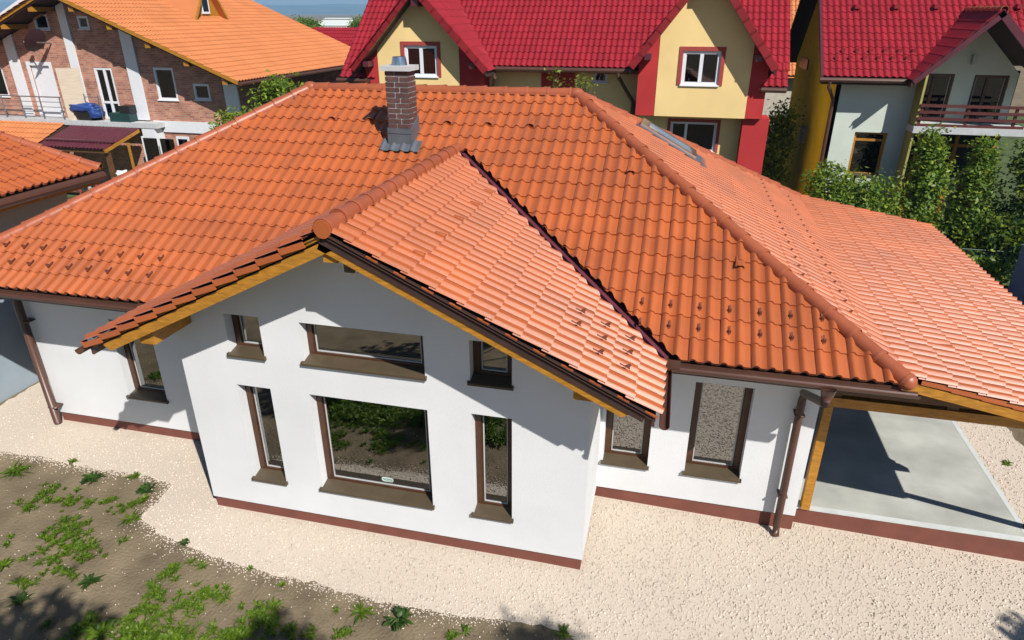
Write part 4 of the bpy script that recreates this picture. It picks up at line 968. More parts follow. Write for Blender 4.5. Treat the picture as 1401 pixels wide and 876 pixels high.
scn = MB(); scn.prism([(X(94, 165, ysl+.02), ysl+.02, zsl), (X(119, 163, YBR-.3), YBR-.15, zsl), (X(119, 163, YBR-.3), YBR-.15, ztop_), (X(94, 165, ysl+.02), ysl+.02, ztop_)], (.04, -.03, 0)); scn.build('balcony_screen', 'screen', br)
# covered furniture
q = at(122, 164, 1, ysl+.25)
tb = thing('tarp_bundle', 'furniture bundle under a rumpled blue tarp on the brick house balcony', 'tarp', (q[0], q[1], zsl))
def lump(name, x, y, z, sx, sy, sz, m, parent, seed, rough=.12):
    me = bpy.data.meshes.new(name); bm = bmesh.new(); bmesh.ops.create_icosphere(bm, subdivisions=3, radius=1); r = random.Random(seed)
    ph = [r.uniform(0, 6) for _ in range(6)]
    for v in bm.verts:
        c = v.co; k = 1+rough*(math.sin(4*c.x+ph[0])*math.sin(5*c.y+ph[1])+.6*math.sin(9*c.z+ph[2]+3*c.x))
        s = lambda t: math.copysign(abs(t)**.6, t)
        v.co = Vector((s(c.x)*sx*k, s(c.y)*sy*k, max(s(c.z)*k, -1)*sz))
    bm.to_mesh(me); bm.free(); o = link(name, me, m, parent, True); o.location = np.array([x, y, z])-root_loc(parent); return o
lump('sofa', q[0], q[1], zsl+.22, .45, .22, .22, 'black', tb, 3); lump('tarp', q[0]-.03, q[1], zsl+.40, .46, .24, .13, 'tarp', tb, 5, .2); lump('tarp_corner', q[0]+.36, q[1], zsl+.25, .22, .22, .16, 'tarp', tb, 8, .2)
q = at(170, 164, 1, ysl+.25)
pb_ = thing('storage_box', 'dark green storage box with open lid on the brick house balcony', 'box', (q[0], q[1], zsl))
MB().box(q[0]-.38, q[0]+.42, q[1]-.2, q[1]+.2, zsl, zsl+.28).build('box_body', 'planter', pb_); MB().box(q[0]+.05, q[0]+.45, q[1]-.18, q[1]+.22, zsl+.285, zsl+.52).build('box_lid', 'black', pb_)
# satellite dish on a bracket
q = at(50, 58, 1, YBR-.55); dsh = thing('satellite_dish', 'maroon satellite dish held off the brick wall above the white balcony door', 'satellite dish', (q[0], YBR, q[2]))
me = bpy.data.meshes.new('reflector'); bm = bmesh.new(); rings = []
dn = unit((-.75, .2, .6)); dx = unit(np.cross(dn, UP)); dy = np.cross(dx, dn)
for i in range(5):
    r = .42*i/4+1e-4; rings.append([bm.verts.new(tuple(dx*math.cos(2*math.pi*k/20)*r*.8+dy*math.sin(2*math.pi*k/20)*r*1.05+dn*(.5*r*r))) for k in range(20)])
for a, b in zip(rings[:-1], rings[1:]):
    for k in range(20): bm.faces.new((a[k], a[(k+1) % 20], b[(k+1) % 20], b[k]))
bm.to_mesh(me); bm.free(); o = link('reflector', me, mat('dish_paint', (.045, .016, .022), rough=.5), dsh, True); o.location = np.array([q[0], q[1], q[2]])-root_loc(dsh)
tip = q+dn*.42-dy*.38; am = MB(); am.tube([q-dy*.42, tip], .018, 6); am.tube([q, (q[0], YBR, q[2]-.05)], .03, 6); am.build('feed_arm', 'steel', dsh); MB().box(tip[0]-.06, tip[0]+.06, tip[1]-.06, tip[1]+.06, tip[2]-.05, tip[2]+.07).build('receiver', 'whiteplastic', dsh)
# white side pier of the balcony and lower storey
px0, px1 = X(196, 190, ysl), X(213, 190, ysl)
MB().box(px0, px1, ysl+.02, YBR-.004, G, zsl-.162).build('balcony_pier', 'whiteframe', br)
LWp = rect(243, 187, 260, 205); MB().box(LWp[0], LWp[1], YBR-.03, YBR-.002, LWp[2]-.4, LWp[3]).build('lower_window', 'whiteframe', br); MB().box(LWp[0]+.08, LWp[1]-.06, YBR-.04, YBR-.031, LWp[2]-.3, LWp[3]-.08).build('lower_pane', 'farglass', br)
# porch roofs below the balcony
pz = zsl-.2; py0 = ysl-.05
a = at(30, 168, 1, py0); a[2] = min(a[2], pz); prf = MB(); psl = .36; pL = 2.6
prf.prism([(-20, py0, a[2]), (X(90, 172, py0), py0, a[2]), (X(90, 172, py0)-.2, py0-pL, a[2]-pL*psl), (-20, py0-pL, a[2]-pL*psl)], (0, 0, -.1)); po = prf.build('porch_roof', 'deck', br)
farslope(po, np.array([-20, py0-pL, a[2]-pL*psl+.05]), (1, 0, 0), unit((0, 1, psl)), X(90, 172, py0)+20-.1, pL*1.06, 'orangefar', te=.30)
can = thing('porch_canopy', 'maroon corrugated metal canopy on wooden posts below the brick house balcony', 'canopy', (X(140, 190, ysl-1), ysl-1, G))
ca = at(97, 171, 1, ysl-.06); cb_ = at(190, 177, 1, ysl-.06); yb_ = ysl-1.75
la_ = at(50, 197, 1, yb_); lb_ = at(144, 207, 1, yb_); zt0 = (ca[2]+cb_[2])/2; zb0_ = (la_[2]+lb_[2])/2
V = []; N = 120
for i in range(N+1):
    t = i/N; hh = .03*max(0, math.sin(t*19*2*math.pi))
    for r in range(2):
        p = (ca*(1-t)+cb_*t) if r else (la_*(1-t)+lb_*t); V.append((p[0], p[1], (zt0 if r else zb0_)+hh))
F = [(2*i, 2*i+2, 2*i+3, 2*i+1) for i in range(N)]
MB().add(V, F).add([(x, y, z-.03) for x, y, z in V], [f[::-1] for f in F]).build('canopy_sheet', 'maroon', can)
V2 = np.array(V); m_ = .25
st = MB(); p0, p1 = V2[0]*(1-m_)+V2[1]*m_, V2[-2]*(1-m_)+V2[-1]*m_; st.beam((p0[0], p0[1], zb0_+(zt0-zb0_)*m_+.05), (p1[0], p1[1], zb0_+(zt0-zb0_)*m_+.05), .12, .05); st.build('snow_bar', 'maroon', can)
MB().beam((lb_[0]-.02, lb_[1], zb0_-.07), (cb_[0]-.02, cb_[1], zt0-.07), .06, .10).build('rafter', 'wood', can); MB().beam((la_[0], la_[1]+.1, zb0_-.1), (lb_[0], lb_[1]+.1, zb0_-.1), .07, .10).build('beam', 'darkwood', can)
for p in (la_, lb_): MB().box(p[0]-.16, p[0]-.04, p[1]+.12, p[1]+.24, G, zb0_-.15).build('post', 'darkwood', can)
MB().box(lb_[0]+.30, lb_[0]+.36, yb_+.6, yb_+.66, G, zb0_+.1).build('post', 'wood', can)
for k, (dx, w_) in enumerate(((.1, .5), (.75, .5))):
    MB().box(lb_[0]+dx, lb_[0]+dx+w_, ysl-.2, ysl-.16, G+.3, zb0_+.1).build('door_pane', 'farglass', can); MB().box(lb_[0]+dx-.05, lb_[0]+dx, ysl-.21, ysl-.15, G, zb0_+.15).build('door_frame', 'whiteframe', can)
q = at(165, 232, 1, yb_+.2); bg = thing('film_bundle', 'crumpled white plastic film under the maroon porch canopy', 'bundle', (q[0], q[1], q[2]-.3)); lump('film', q[0], q[1], q[2]-.22, .16, .12, .16, 'whiteplastic', bg, 11, .3)
q = at(120, 255, 1, 9.0); rk = thing('garden_rack', 'dark metal garden rack holding small pots beside the beige garage', 'rack', (q[0], 9, G))
for k in range(3):
    MB().box(q[0]-.7, q[0]+.5, 8.8, 9.2, q[2]-.5+k*.35, q[2]-.47+k*.35).build('shelf', 'frame', rk)
for sx in (-.7, -.1, .46): MB().box(q[0]+sx, q[0]+sx+.04, 8.79, 8.83, G, q[2]+.35).build('post', 'redtrim', rk)
for k in range(4): MB().tube([(q[0]-.5+k*.3, 9, q[2]-.12), (q[0]-.5+k*.3, 9, q[2]+.06)], .07, 10, r1=.09).build('pot', ('whiteplastic', 'planter', 'capstone', 'tarp')[k], rk)

# ---- garage on the left ----------------------------------------------------------
gr = thing('garage', 'low beige garage with orange tiled roof and brown gutter at the left edge', 'garage', (-6.5, 2, G))
gxe, gze, gy1 = -4.75, 3.10, 4.25; gd = np.array([-1.5, -.50, .62]); gs = .62/1.5; gc = math.sqrt(1+gs*gs)
MB().prism([(-5.25, -4, G), (-9.5, -4, G), (-9.5, gy1-.35, G), (-5.25, gy1-.35, G)], (0, 0, gze-.12-G)).build('wall', 'garagewall', gr)
gt = gd/1.5*4.0; K0 = np.array([gxe, gy1, gze]); K1 = K0+gt
rf = MB(); rf.prism([(gxe, -4, gze-.06), tuple(K0-UP*.06), tuple(K1-UP*.06), (K1[0], -4, K1[2]-.06)], (0, 0, -.1)); 
rf.poly([tuple(K0-UP*.08), (K1[0]-3, gy1+.0, gze-.1), tuple(K1-UP*.08)]); rf.prism([(K1[0]-4, -4, gze-.06), (K1[0], -4, K1[2]-.06), (K1[0], K1[1], K1[2]-.06), (K1[0]-4, K1[1], gze-.06)], (0, 0, -.1)); gro = rf.build('roof', 'deck', gr)
git = lay(np.array([gxe+.03, -1.0, gze]), (0, 1, 0), np.array([-1, 0, gs])/gc, 6.0, 4.0*gc, TW, TE, GEO, lambda C, j: [vplane(K0, K1, (K0[0], K0[1]+9, 0))])
git.sort(key=tsize, reverse=True); nvis = sum(1 for i in git if tsize(i) > 0)
tile_objects('roof_tile', git[:min(nvis, 140)], GEO, 'tile', gro); tile_join('roof_tile', git[min(nvis, 140):], GEO, 'tile', gro)
caps(K0+np.array([0, .02, .0]), K1, gro, UP, lift=.05)
gu = MB(); gu.tube([(gxe+.06, -4, gze-.10), (gxe+.06, gy1, gze-.10)], .075, 10); gu.build('gutter', 'gutter', gr)
MB().box(gxe-.03, gxe-.0, -4, gy1-.05, gze-.24, gze-.06).build('fascia', 'wood', gr)
bw = thing('boundary_wall', 'blue grey rendered boundary wall in the shadow left of the bungalow', 'wall', (-5.1, 1, G))
MB().box(-5.24, -5.06, -3, 8, G, 1.75).build('wall_body', 'bluegrey', bw)
MB().box(-5.252, -5.05, -3, 8, 1.751, 1.80).build('coping', 'capstone', bw)

# ---- far houses ---------------------------------------------------------------------------
def simple_house(name, label, x0, x1, y0, y1, ze, pitch, wm, rm, hip=0., te=.3):
    h = thing(name, label, 'house', ((x0+x1)/2, (y0+y1)/2, G)); yr = (y0+y1)/2; zr = ze+(yr-y0)*pitch; c = math.sqrt(1+pitch*pitch)
    MB().box(x0+.3, x1-.3, y0+.4, y1-.4, G, ze-.05).build('wall', wm, h)
    rf = MB(); rf.poly([(x0, y0, ze-.08), (x1, y0, ze-.08), (x1-hip, yr, zr-.08), (x0+hip, yr, zr-.08)]); rf.poly([(x0, y1, ze-.08), (x0+hip, yr, zr-.08), (x1-hip, yr, zr-.08), (x1, y1, ze-.08)])
    rf.poly([(x0, y0, ze-.08), (x0+hip, yr, zr-.08), (x0, y1, ze-.08)]); rf.poly([(x1, y0, ze-.08), (x1, y1, ze-.08), (x1-hip, yr, zr-.08)]); ro = rf.build('roof', rm, h)
    cl = None
    if hip: cl = lambda C, j: [vplane((x0, y0, ze), (x0+hip, yr, zr), (x0-9, yr, 0)), vplane((x1, y0, ze), (x1-hip, yr, zr), (x1+9, yr, 0))]
    farslope(ro, np.array([x0, y0, ze]), (1, 0, 0), np.array([0, 1, pitch])/c, x1-x0, (yr-y0)*c, rm, cl, te=te)
    return h, ro
q0 = at(432, 36, 1, 31.); q1 = at(500, 36, 1, 31.)
h, ro = simple_house('red_roof_house', 'far house with red tiled roof and a roof window beyond the orange roof', q0[0]-.2, q1[0]+6, 27, 35, q0[2]-2.7, .66, 'farwall', 'redtile')
P = at(474, 53, 1, 29.1); vv = unit((0, 1, .66)); n = np.cross((1, 0, 0), vv); P = np.array([P[0], 29.1, q0[2]-2.7+2.1*.66])
MB().prism([P+n*.03, P+np.array([.95, 0, 0])+n*.03, P+np.array([.95, 0, 0])+vv*1.25+n*.03, P+vv*1.25+n*.03], n*.08).build('roof_window', 'farglass', ro)
q0 = at(442, 27, 1, 60.); q1 = at(472, 27, 1, 60.)
simple_house('pale_roof_house', 'distant building with pale sheet metal hipped roof below the hills', q0[0]-1.4, q1[0]+2.4, 56, 64, q0[2]-1.1, .3, 'farwall', 'paleroof', hip=1.6, te=2)
q0 = at(1062, 70, 1, 24.); q1 = at(1112, 70, 1, 24.)
simple_house('orange_roof_house', 'orange tiled roof seen in the gap between the two red roofed houses', q0[0]-2, q1[0]+1.0, 24, 33, q0[2]-.9, .75, 'farwall', 'orangefar')
# shed and mesh fence on the right
q = at(1370, 410, 2, G)
sh = thing('blue_shed', 'blue rendered shed with an orange tiled roof edge at the right border', 'shed', (14.2, 9, G))
sx = 12.9; zt = at(1396, 334, 1, 10.2)[2]
MB().box(sx, sx+3, 6.5, 10.2, G, zt).build('wall', 'bluewall', sh)
rf = MB(); rf.prism([(sx+.12, 6.4, zt+.01), (sx+.12, 10.35, zt+.01), (sx+1.6, 10.35, zt+.7), (sx+1.6, 6.4, zt+.7)], (0, 0, .06)); sho = rf.build('roof', 'orangefar', sh)
farslope(sho, np.array([sx+.10, 6.4, zt+.08]), (0, 1, 0), unit((-1, 0, .466))*np.array([-1, 1, 1]) if False else unit((1, 0, .466))*1.0, 0.01, .01, 'orangefar') if False else None
fz = at(1310, 340, 1, 11.5)[2]
fe = thing('mesh_fence', 'dark green wire mesh fence with a blue post behind the carport', 'fence', (11.6, 11.5, G))
MB().box(11.93, 12.01, 11.46, 11.54, G, fz+.18).build('post', 'bluepost', fe); MB().box(14.2, 14.26, 11.46, 11.54, G, fz+.1).build('post', 'bluepost', fe); MB().box(9.2, 9.26, 11.46, 11.54, G, fz+.1).build('post', 'bluepost', fe)
mb = MB(); mb.tube([(9.2, 11.5, fz), (14.3, 11.5, fz)], .012, 6); mb.build('top_rail', 'meshwire', fe)
mb = MB()
for k in range(12): mb.beam((9.2, 11.5, G+.05+k*.06), (14.3, 11.5, G+.05+k*.06), .006, .006)
for k in range(100): x = 9.22+k*.05; mb.box(x, x+.005, 11.494, 11.5, G+.03, fz)
o = mb.build('wire_mesh', 'meshwire', fe); o['kind'] = 'stuff'

# ================================================================== VEGETATION
def leaves(name, P, N, size, m, parent=None, aspect=1.7, spread=1.0):
    """P (n,3) leaf centres, N (n,3) preferred normals; folded leaf of 4 triangles"""
    n = len(P); r = rng.normal(0, 1, (n, 3))*spread+N; r /= np.linalg.norm(r, axis=1)[:, None]
    t = rng.normal(0, 1, (n, 3)); t -= (t*r).sum(1)[:, None]*r; t /= np.linalg.norm(t, axis=1)[:, None]; b = np.cross(r, t)
    s = size*rng.uniform(.6, 1.35, n)[:, None]
    a = t*s*aspect*.5; w = b*s*.5
    V = np.stack([P-a, P+w*.9-r*s*.12+a*-.1, P+a, P-w*.9-r*s*.12-a*.1], 1).reshape(-1, 3)
    k = np.arange(n)[:, None]*4; F = np.concatenate([k+np.array([[0, 1, 2]]), k+np.array([[0, 2, 3]])])
    if parent is not None: V = V-root_loc(parent)
    me = npmesh(name, V, F); return link(name, me, m, parent, False)
def tree(name, label, cat, x, y, h, blobs, n, size, m, trunk=.09, limbs=7, z0=G, group=None, seed=0, clump=26, m2=None):
    """blobs: (dx,dy,z,rx,ry,rz,weight)"""
    root = thing(name, label, cat, (x, y, z0), group); r = np.random.default_rng(seed)
    top = max(b[2]+b[5]*.6 for b in blobs); wob = r.normal(0, .05, (6, 2)).cumsum(0)
    path = [(x+wob[i, 0]*h*.2, y+wob[i, 1]*h*.2, z0+top*i/5) for i in range(6)]
    mb = MB(); mb.tube(path, [trunk*(1-.8*i/5) for i in range(6)], 8); mb.build('trunk', 'bark', root, True)
    W_ = np.array([b[6] for b in blobs], float); W_ /= W_.sum(); nc = max(4, n//clump); idx = r.choice(len(blobs), nc, p=W_)
    C = []
    for i in idx:
        b = blobs[i]; d = r.normal(0, 1, 3); d /= np.linalg.norm(d); rad = r.uniform(.25, 1)**.5
        C.append((x+b[0]+d[0]*b[3]*rad, y+b[1]+d[1]*b[4]*rad, z0+b[2]+d[2]*b[5]*rad))
    C = np.array(C); C = C[C[:, 2] > z0+.08]; nc = len(C)
    mb = MB()
    for i in r.choice(nc, min(limbs*4, nc), replace=False):
        c = C[i]; t = min(.9, max(.1, (c[2]-z0)/top*.7)); k = int(t*5); p = np.array(path[k]); mid = (p+c)/2+r.normal(0, .04*h, 3)*np.array([1, 1, .5])
        mb.tube([p, mid, c], [trunk*.35, trunk*.22, .006], 5)
    mb.build('limb', 'bark', root, True)
    rad = np.full(nc, size*2.0)
    P = np.repeat(C, clump, 0)+r.normal(0, 1, (nc*clump, 3))*np.repeat(rad, clump)[:, None]*np.array([1, 1, .75])
    cen = np.array([x, y, z0+top*.5]); N = P-cen; N /= np.linalg.norm(N, axis=1)[:, None]; N[:, 2] += .5
    if m2 is None: leaves('crown', P, N, size, m, root)
    else:
        k = np.repeat(r.random(nc) < .4, clump); leaves('crown', P[~k], N[~k], size, m, root); leaves('crown', P[k], N[k], size, m2, root)
    return root
def px_at(u, v, y): return at(u, v, 1, y)
# right-hand garden
b = at(1125, 290, 1, 11.3)
tree('leafy_shrub', 'bright green leafy shrub in front of the mustard wall corner', 'shrub', 9.45, 11.0, 3.0, [(0, 0, 1.55, .8, .6, .85, 3), (-.45, .1, 2.15, .5, .4, .5, 1.5), (.55, -.1, 1.6, .6, .5, .9, 2), (.2, 0, .7, 1.0, .6, .6, 2)], 9500, .062, 'leafbright', m2='leaf', seed=1, clump=16)
tree('pear_tree', 'slim pear tree standing close before the white wall and its dark window', 'tree', 11.35, 12.0, 3.8, [(-.1, 0, 2.75, .22, .2, .75, 1.3), (0, 0, 2.0, .42, .34, .8, 2.6), (.05, 0, .9, .60, .5, .8, 2.0)], 7600, .062, 'leaf', seed=2, clump=16, m2='leafbright')
tree('pear_tree', 'second slim fruit tree growing in front of the balcony middle', 'tree', 12.4, 12.1, 3.5, [(0, 0, 2.6, .22, .2, .65, 1.2), (.0, 0, 1.8, .42, .36, .75, 2.4), (-.1, 0, .8, .62, .5, .8, 2.0)], 7200, .062, 'leaf', seed=3, clump=16, m2='leafbright')
tree('cherry_tree', 'broad dark leaved tree filling the right edge before the balcony', 'tree', 13.7, 11.9, 3.8, [(0, 0, 2.6, .7, .7, .8, 2.2), (.6, 0, 2.4, 1.0, .8, 1.1, 3.4), (-.25, 0, 1.2, .8, .6, .7, 2.2), (.5, .2, .7, 1.1, .7, .6, 1.8)], 12500, .07, 'leafdark', seed=4, clump=16, m2='leafbright', trunk=.1)
tree('low_hedge', 'low mixed hedge along the back of the carport roof', 'hedge', 11.4, 10.6, .8, [(-1.3, .2, .35, .7, .4, .35, 1.3), (-.4, 0, .35, .6, .4, .35, 1), (.35, .3, .32, .6, .4, .36, 1), (1.1, .5, .28, .7, .4, .34, 1)], 4600, .075, 'leafbright', trunk=.03, limbs=3, seed=5, clump=16, m2='leaf')
tree('dark_hedge', 'dark hedge standing behind the green mesh fence', 'hedge', 13.0, 12.35, 1.1, [(-.9, 0, .45, .8, .3, .5, 1), (.3, 0, .5, .8, .3, .5, 1), (1.4, 0, .5, .9, .3, .55, 1)], 4200, .085, 'leafdark', trunk=.03, limbs=3, seed=6, clump=16)
# between yellow and mustard houses
tree('gap_tree', 'tree in the shady gap between the yellow house and the mustard wall', 'tree', 8.35, 16.5, 3.6, [(0, 0, 2.2, .45, .6, .8, 2), (-.1, 0, 1.3, .55, .6, .7, 2), (.15, 0, 2.9, .35, .4, .5, 1)], 3600, .08, 'leafbright', seed=7, clump=16, m2='leaf')
# left: shrubs between brick house and bungalow
q = at(372, 130, 1, 10.5)
tree('yellow_shrub', 'yellow green shrub showing above the left end of the bungalow ridge', 'shrub', q[0], 10.5, q[2]+.6, [(0, 0, q[2]-.2, .55, .5, .65, 2), (.25, 0, q[2]+.3, .3, .3, .3, 1), (-.45, 0, q[2]-.6, .4, .4, .5, 1)], 2600, .075, 'leafbright', seed=8, clump=12, m2='leaf')
q = at(316, 155, 1, 11.5)
tree('pale_shrub', 'small light shrub at the white corner pilaster of the brick house', 'shrub', q[0], 11.5, q[2]+.4, [(0, 0, q[2]-.2, .4, .4, .5, 2), (.4, 0, q[2]-.5, .4, .4, .4, 1)], 1500, .07, 'leafbright', seed=9, clump=12)
for k, (u, v, hh, lb) in enumerate(((763, 108, .55, 'thin sprig with few leaves rising behind the ridge before the red wall panel'), (797, 112, .3, 'thin sprig with few leaves rising behind the ridge before the small window'))):
    q = at(u, v, 1, 9.6)
    tree('sapling', lb, 'sapling', q[0], 9.6, q[2]+.5, [(0, 0, q[2]-.1-G, .16, .16, hh*.6, 1), (-.2, 0, q[2]-.4-G, .2, .2, .25, .6)], 150, .05, 'leafbright', trunk=.02, seed=20+k, clump=6)
# distant trees by the pale roof
for k, (u, v, y, s) in enumerate(((428, 34, 52, .45), (418, 33, 50, .4), (487, 31, 58, .45), (497, 30, 57, .4), (408, 31, 54, .4))):
    q = at(u, v, 1, y)
    tree('distant_tree', ['green tree left of the pale roofed building', 'rounded tree half hidden by the orange roof edge', 'green tree right of the pale roofed building', 'tree touching the red verge of the yellow house', 'leftmost distant tree at the orange roof skyline'][k], 'tree', q[0], y, q[2], [(0, 0, q[2]-G-s*.4, s*1.2, s, s, 1), (s*.6, 0, q[2]-G-s, s, s, s*.7, 1)], 900, .14, 'leaf', trunk=.06, seed=30+k, clump=10, group='distant trees below the hills')
# trees behind the viewer: they cast the soft shadows on the near soil
def shade_tree(label, sx, sy, k, w, seed):
    top = np.array([sx, sy, G])+np.array([.72, -.69, .93])*k
    h = top[2]-G; c = h-w*1.1
    return tree('garden_tree', label, 'tree', top[0], top[1], h, [(0, 0, c, w*.6, w*.6, w*1.2, 2), (.1*w, -.3*w, c-1.0*w, w, w, w*.9, 2), (0, -.2, c-2*w, w*1.2, w*1.2, w, 1.5)], 2600, .07+.05*(w > .5), 'leaf', trunk=.10, seed=seed, clump=14)
shade_tree('tall garden tree behind the viewpoint, casting shade at the lower left', -.8, -2.1, 8.0, .6, 41)
shade_tree('slender garden tree behind the viewpoint, left of centre', 1.8, -1.62, 8.4, .3, 42)
shade_tree('slender garden tree behind the viewpoint, right of centre', 4.4, -.98, 8.4, .28, 43)
shade_tree('young garden tree right of the gravel, outside the picture', 9.72, .10, 6.0, .05, 44)

# ---- weeds -------------------------------------------------------------------------
def weed_geo(P0, r, n, rise, wid, seed):
    """rosette of arching lobed leaves"""
    rg = np.random.default_rng(seed); V = []; F = []
    for i in range(n):
        a = rg.uniform(0, 2*math.pi); L = r*rg.uniform(.45, 1.1); w = wid*rg.uniform(.6, 1.3); up = rise*rg.uniform(.4, 1.3)
        d = np.array([math.cos(a), math.sin(a), 0]); s = np.array([-d[1], d[0], 0]); k = len(V); m = 5
        o = P0+np.array([rg.normal(0, r*.12), rg.normal(0, r*.12), 0])
        for j in range(m):
            t = j/(m-1); ww = w*math.sin(math.pi*min(.97, t*.85+.12))*(.72 if j % 2 else 1.15); p = o+d*L*t+UP*(up*math.sin(t*2.2)+.008)
            tw = rg.normal(0, .25); V += [p+s*ww/2+UP*ww*tw, p-UP*ww*.15, p-s*ww/2-UP*ww*tw]
        for j in range(m-1):
            b_ = k+3*j; F += [(b_, b_+1, b_+4, b_+3), (b_+1, b_+2, b_+5, b_+4)]
    return V, F
def weed(name, label, u, v, r, n, rise, wid, m, seed, group=None):
    q = at(u, v, 2, G); q[2] += float(fall(q[0], q[1])); o = thing(name, label, 'weed', q, group); V, F = weed_geo(q, r*.95, int(n*1.7), rise*.55, wid*(.5 if r > .08 else .6), seed)
    MB().add(V, F).build('leaves', m, o, True); return o
WL_ = [('leafy weed beside the bottom frame edge, large drooping leaves', 547, 852, .19, 26, .16, .095, 'weeddark'), ('star shaped light weed left of the large leaved weed', 496, 838, .17, 24, .05, .04, 'weed'),
 ('round seedling on the gravel edge below the wing corner', 253, 745, .075, 16, .06, .05, 'weeddark'), ('dark clump alone below the large weed patch', 123, 798, .15, 30, .07, .045, 'weeddark'),
 ('dark rounded weed near the tip of the soil', 201, 672, .14, 30, .08, .055, 'weeddark'), ('bright star weed on the soil near the gravel tip', 180, 711, .17, 28, .04, .035, 'weed'),
 ('spiky weed at the far left of the soil', 22, 646, .24, 34, .07, .035, 'weed'), ('small bushy weed right of the long weed row', 127, 656, .17, 36, .07, .05, 'weeddark'),
 ('small weed nearest to the gravel on the left', 98, 634, .12, 14, .05, .03, 'weed'), ('pale weed on the left of the carport gravel', 1384, 624, .10, 14, .06, .04, 'weed'),
 ('weed clump near the left frame edge, lowest of the dark ones', 28, 824, .15, 26, .06, .045, 'weeddark'), ('weed cluster at the left frame edge halfway down the soil', 4, 776, .14, 24, .06, .04, 'weed'),
 ('small pointed weed in the soil right of the big patch', 168, 741, .10, 12, .05, .03, 'weed'), ('round low weed at the end of the long weed row', 184, 654, .10, 22, .06, .045, 'weed'),
 ('light weed beside the gravel edge under the big window', 386, 802, .06, 14, .05, .035, 'weed'), ('tiny weed by the gravel edge left of the big window', 342, 779, .06, 10, .04, .03, 'weed'),
 ('narrow weed at the bottom right of the soil tongue', 770, 868, .12, 14, .04, .04, 'weed'), ('thin weed halfway to the bottom edge in the middle soil', 460, 836, .07, 12, .03, .02, 'weed'),
 ('small dark weed between shadow patches at the lower left', 64, 857, .09, 16, .05, .04, 'weeddark'), ('grassy weed left of the lower middle patch', 308, 819, .15, 26, .04, .02, 'weed')]
for i, (lb, u, v, r, n, rise, wd_, m_) in enumerate(WL_): weed('weed', lb, u, v, r, n, rise, wd_, m_, 100+i)
# creeping weed patches: ground cover nobody could count
PATCH = [(85, 690, 26, 10, 9), (60, 682, 18, 14, 7), (75, 735, 20, 14, 9), (100, 722, 22, 12, 8), (95, 750, 26, 16, 12), (70, 770, 24, 18, 10), (115, 758, 22, 14, 8), (120, 742, 22, 16, 7), (90, 785, 18, 12, 5), (35, 695, 14, 8, 5), (78, 670, 20, 8, 6), (160, 700, 18, 8, 4), (190, 688, 14, 6, 5),
 (230, 790, 12, 14, 7), (212, 815, 14, 16, 9), (205, 838, 18, 12, 8), (245, 835, 26, 14, 10), (265, 820, 18, 12, 8), (190, 858, 22, 10, 7), (235, 860, 30, 12, 9), (290, 815, 20, 10, 6), (150, 862, 14, 10, 4), (330, 862, 16, 14, 9), (355, 850, 22, 14, 10), (380, 866, 18, 12, 7), (310, 872, 24, 8, 7), (350, 835, 14, 8, 5), (420, 868, 14, 8, 4), (270, 775, 12, 8, 2), (140, 690, 14, 6, 3), (30, 800, 14, 8, 4), (15, 745, 12, 8, 2), (375, 830, 10, 8, 3), (470, 868, 14, 6, 4), (620, 872, 14, 5, 3)]
V = []; F = []; sdd = 500
for u, v, du, dv, n in PATCH:
    for k in range(int(n*1.7)):
        q = at(u+rng.normal(0, du*.6), v+rng.normal(0, dv*.55), 2, G); a, f = weed_geo(q, rng.uniform(.03, .11), int(rng.uniform(16, 30)), rng.uniform(.015, .045), rng.uniform(.008, .018), sdd); sdd += 1
        kk = len(V); V += a; F += [tuple(i+kk for i in t) for t in f]
for k in range(380):                                    # green strip in front of the house, below the frame
    q = np.array([rng.uniform(-.2, 3.6), rng.uniform(-3.0, -1.9), G]); a, f = weed_geo(q, rng.uniform(.1, .2), 26, rng.uniform(.04, .09), rng.uniform(.015, .03), sdd); sdd += 1
    kk = len(V); V += a; F += [tuple(i+kk for i in t) for t in f]
o = MB().add(V, F).build('weed_cover', 'weed', None, True); tag(o, kind='stuff')
# lilac flowers and a strung bed that the big window mirrors
for k, (x, y) in enumerate(((1.3, -2.75), (2.6, -2.5))):
    o = thing('lilac_flower', ['lilac flowering plant in the bed before the house, left one', 'single lilac flower in the bed before the house, right one'][k], 'flower', (x, y, G)); V, F = weed_geo(np.array([x, y, G]), .2, 24, .22, .05, 900+k); MB().add(V, F).build('leaves', 'weeddark', o, True)
    C = np.array([x, y, G+.25])+rng.normal(0, 1, (60 if k == 0 else 16, 3))*np.array([.09, .09, .05]); leaves('petals', C, np.tile([0, 0, 1.], (len(C), 1)), .035, 'petal', o)

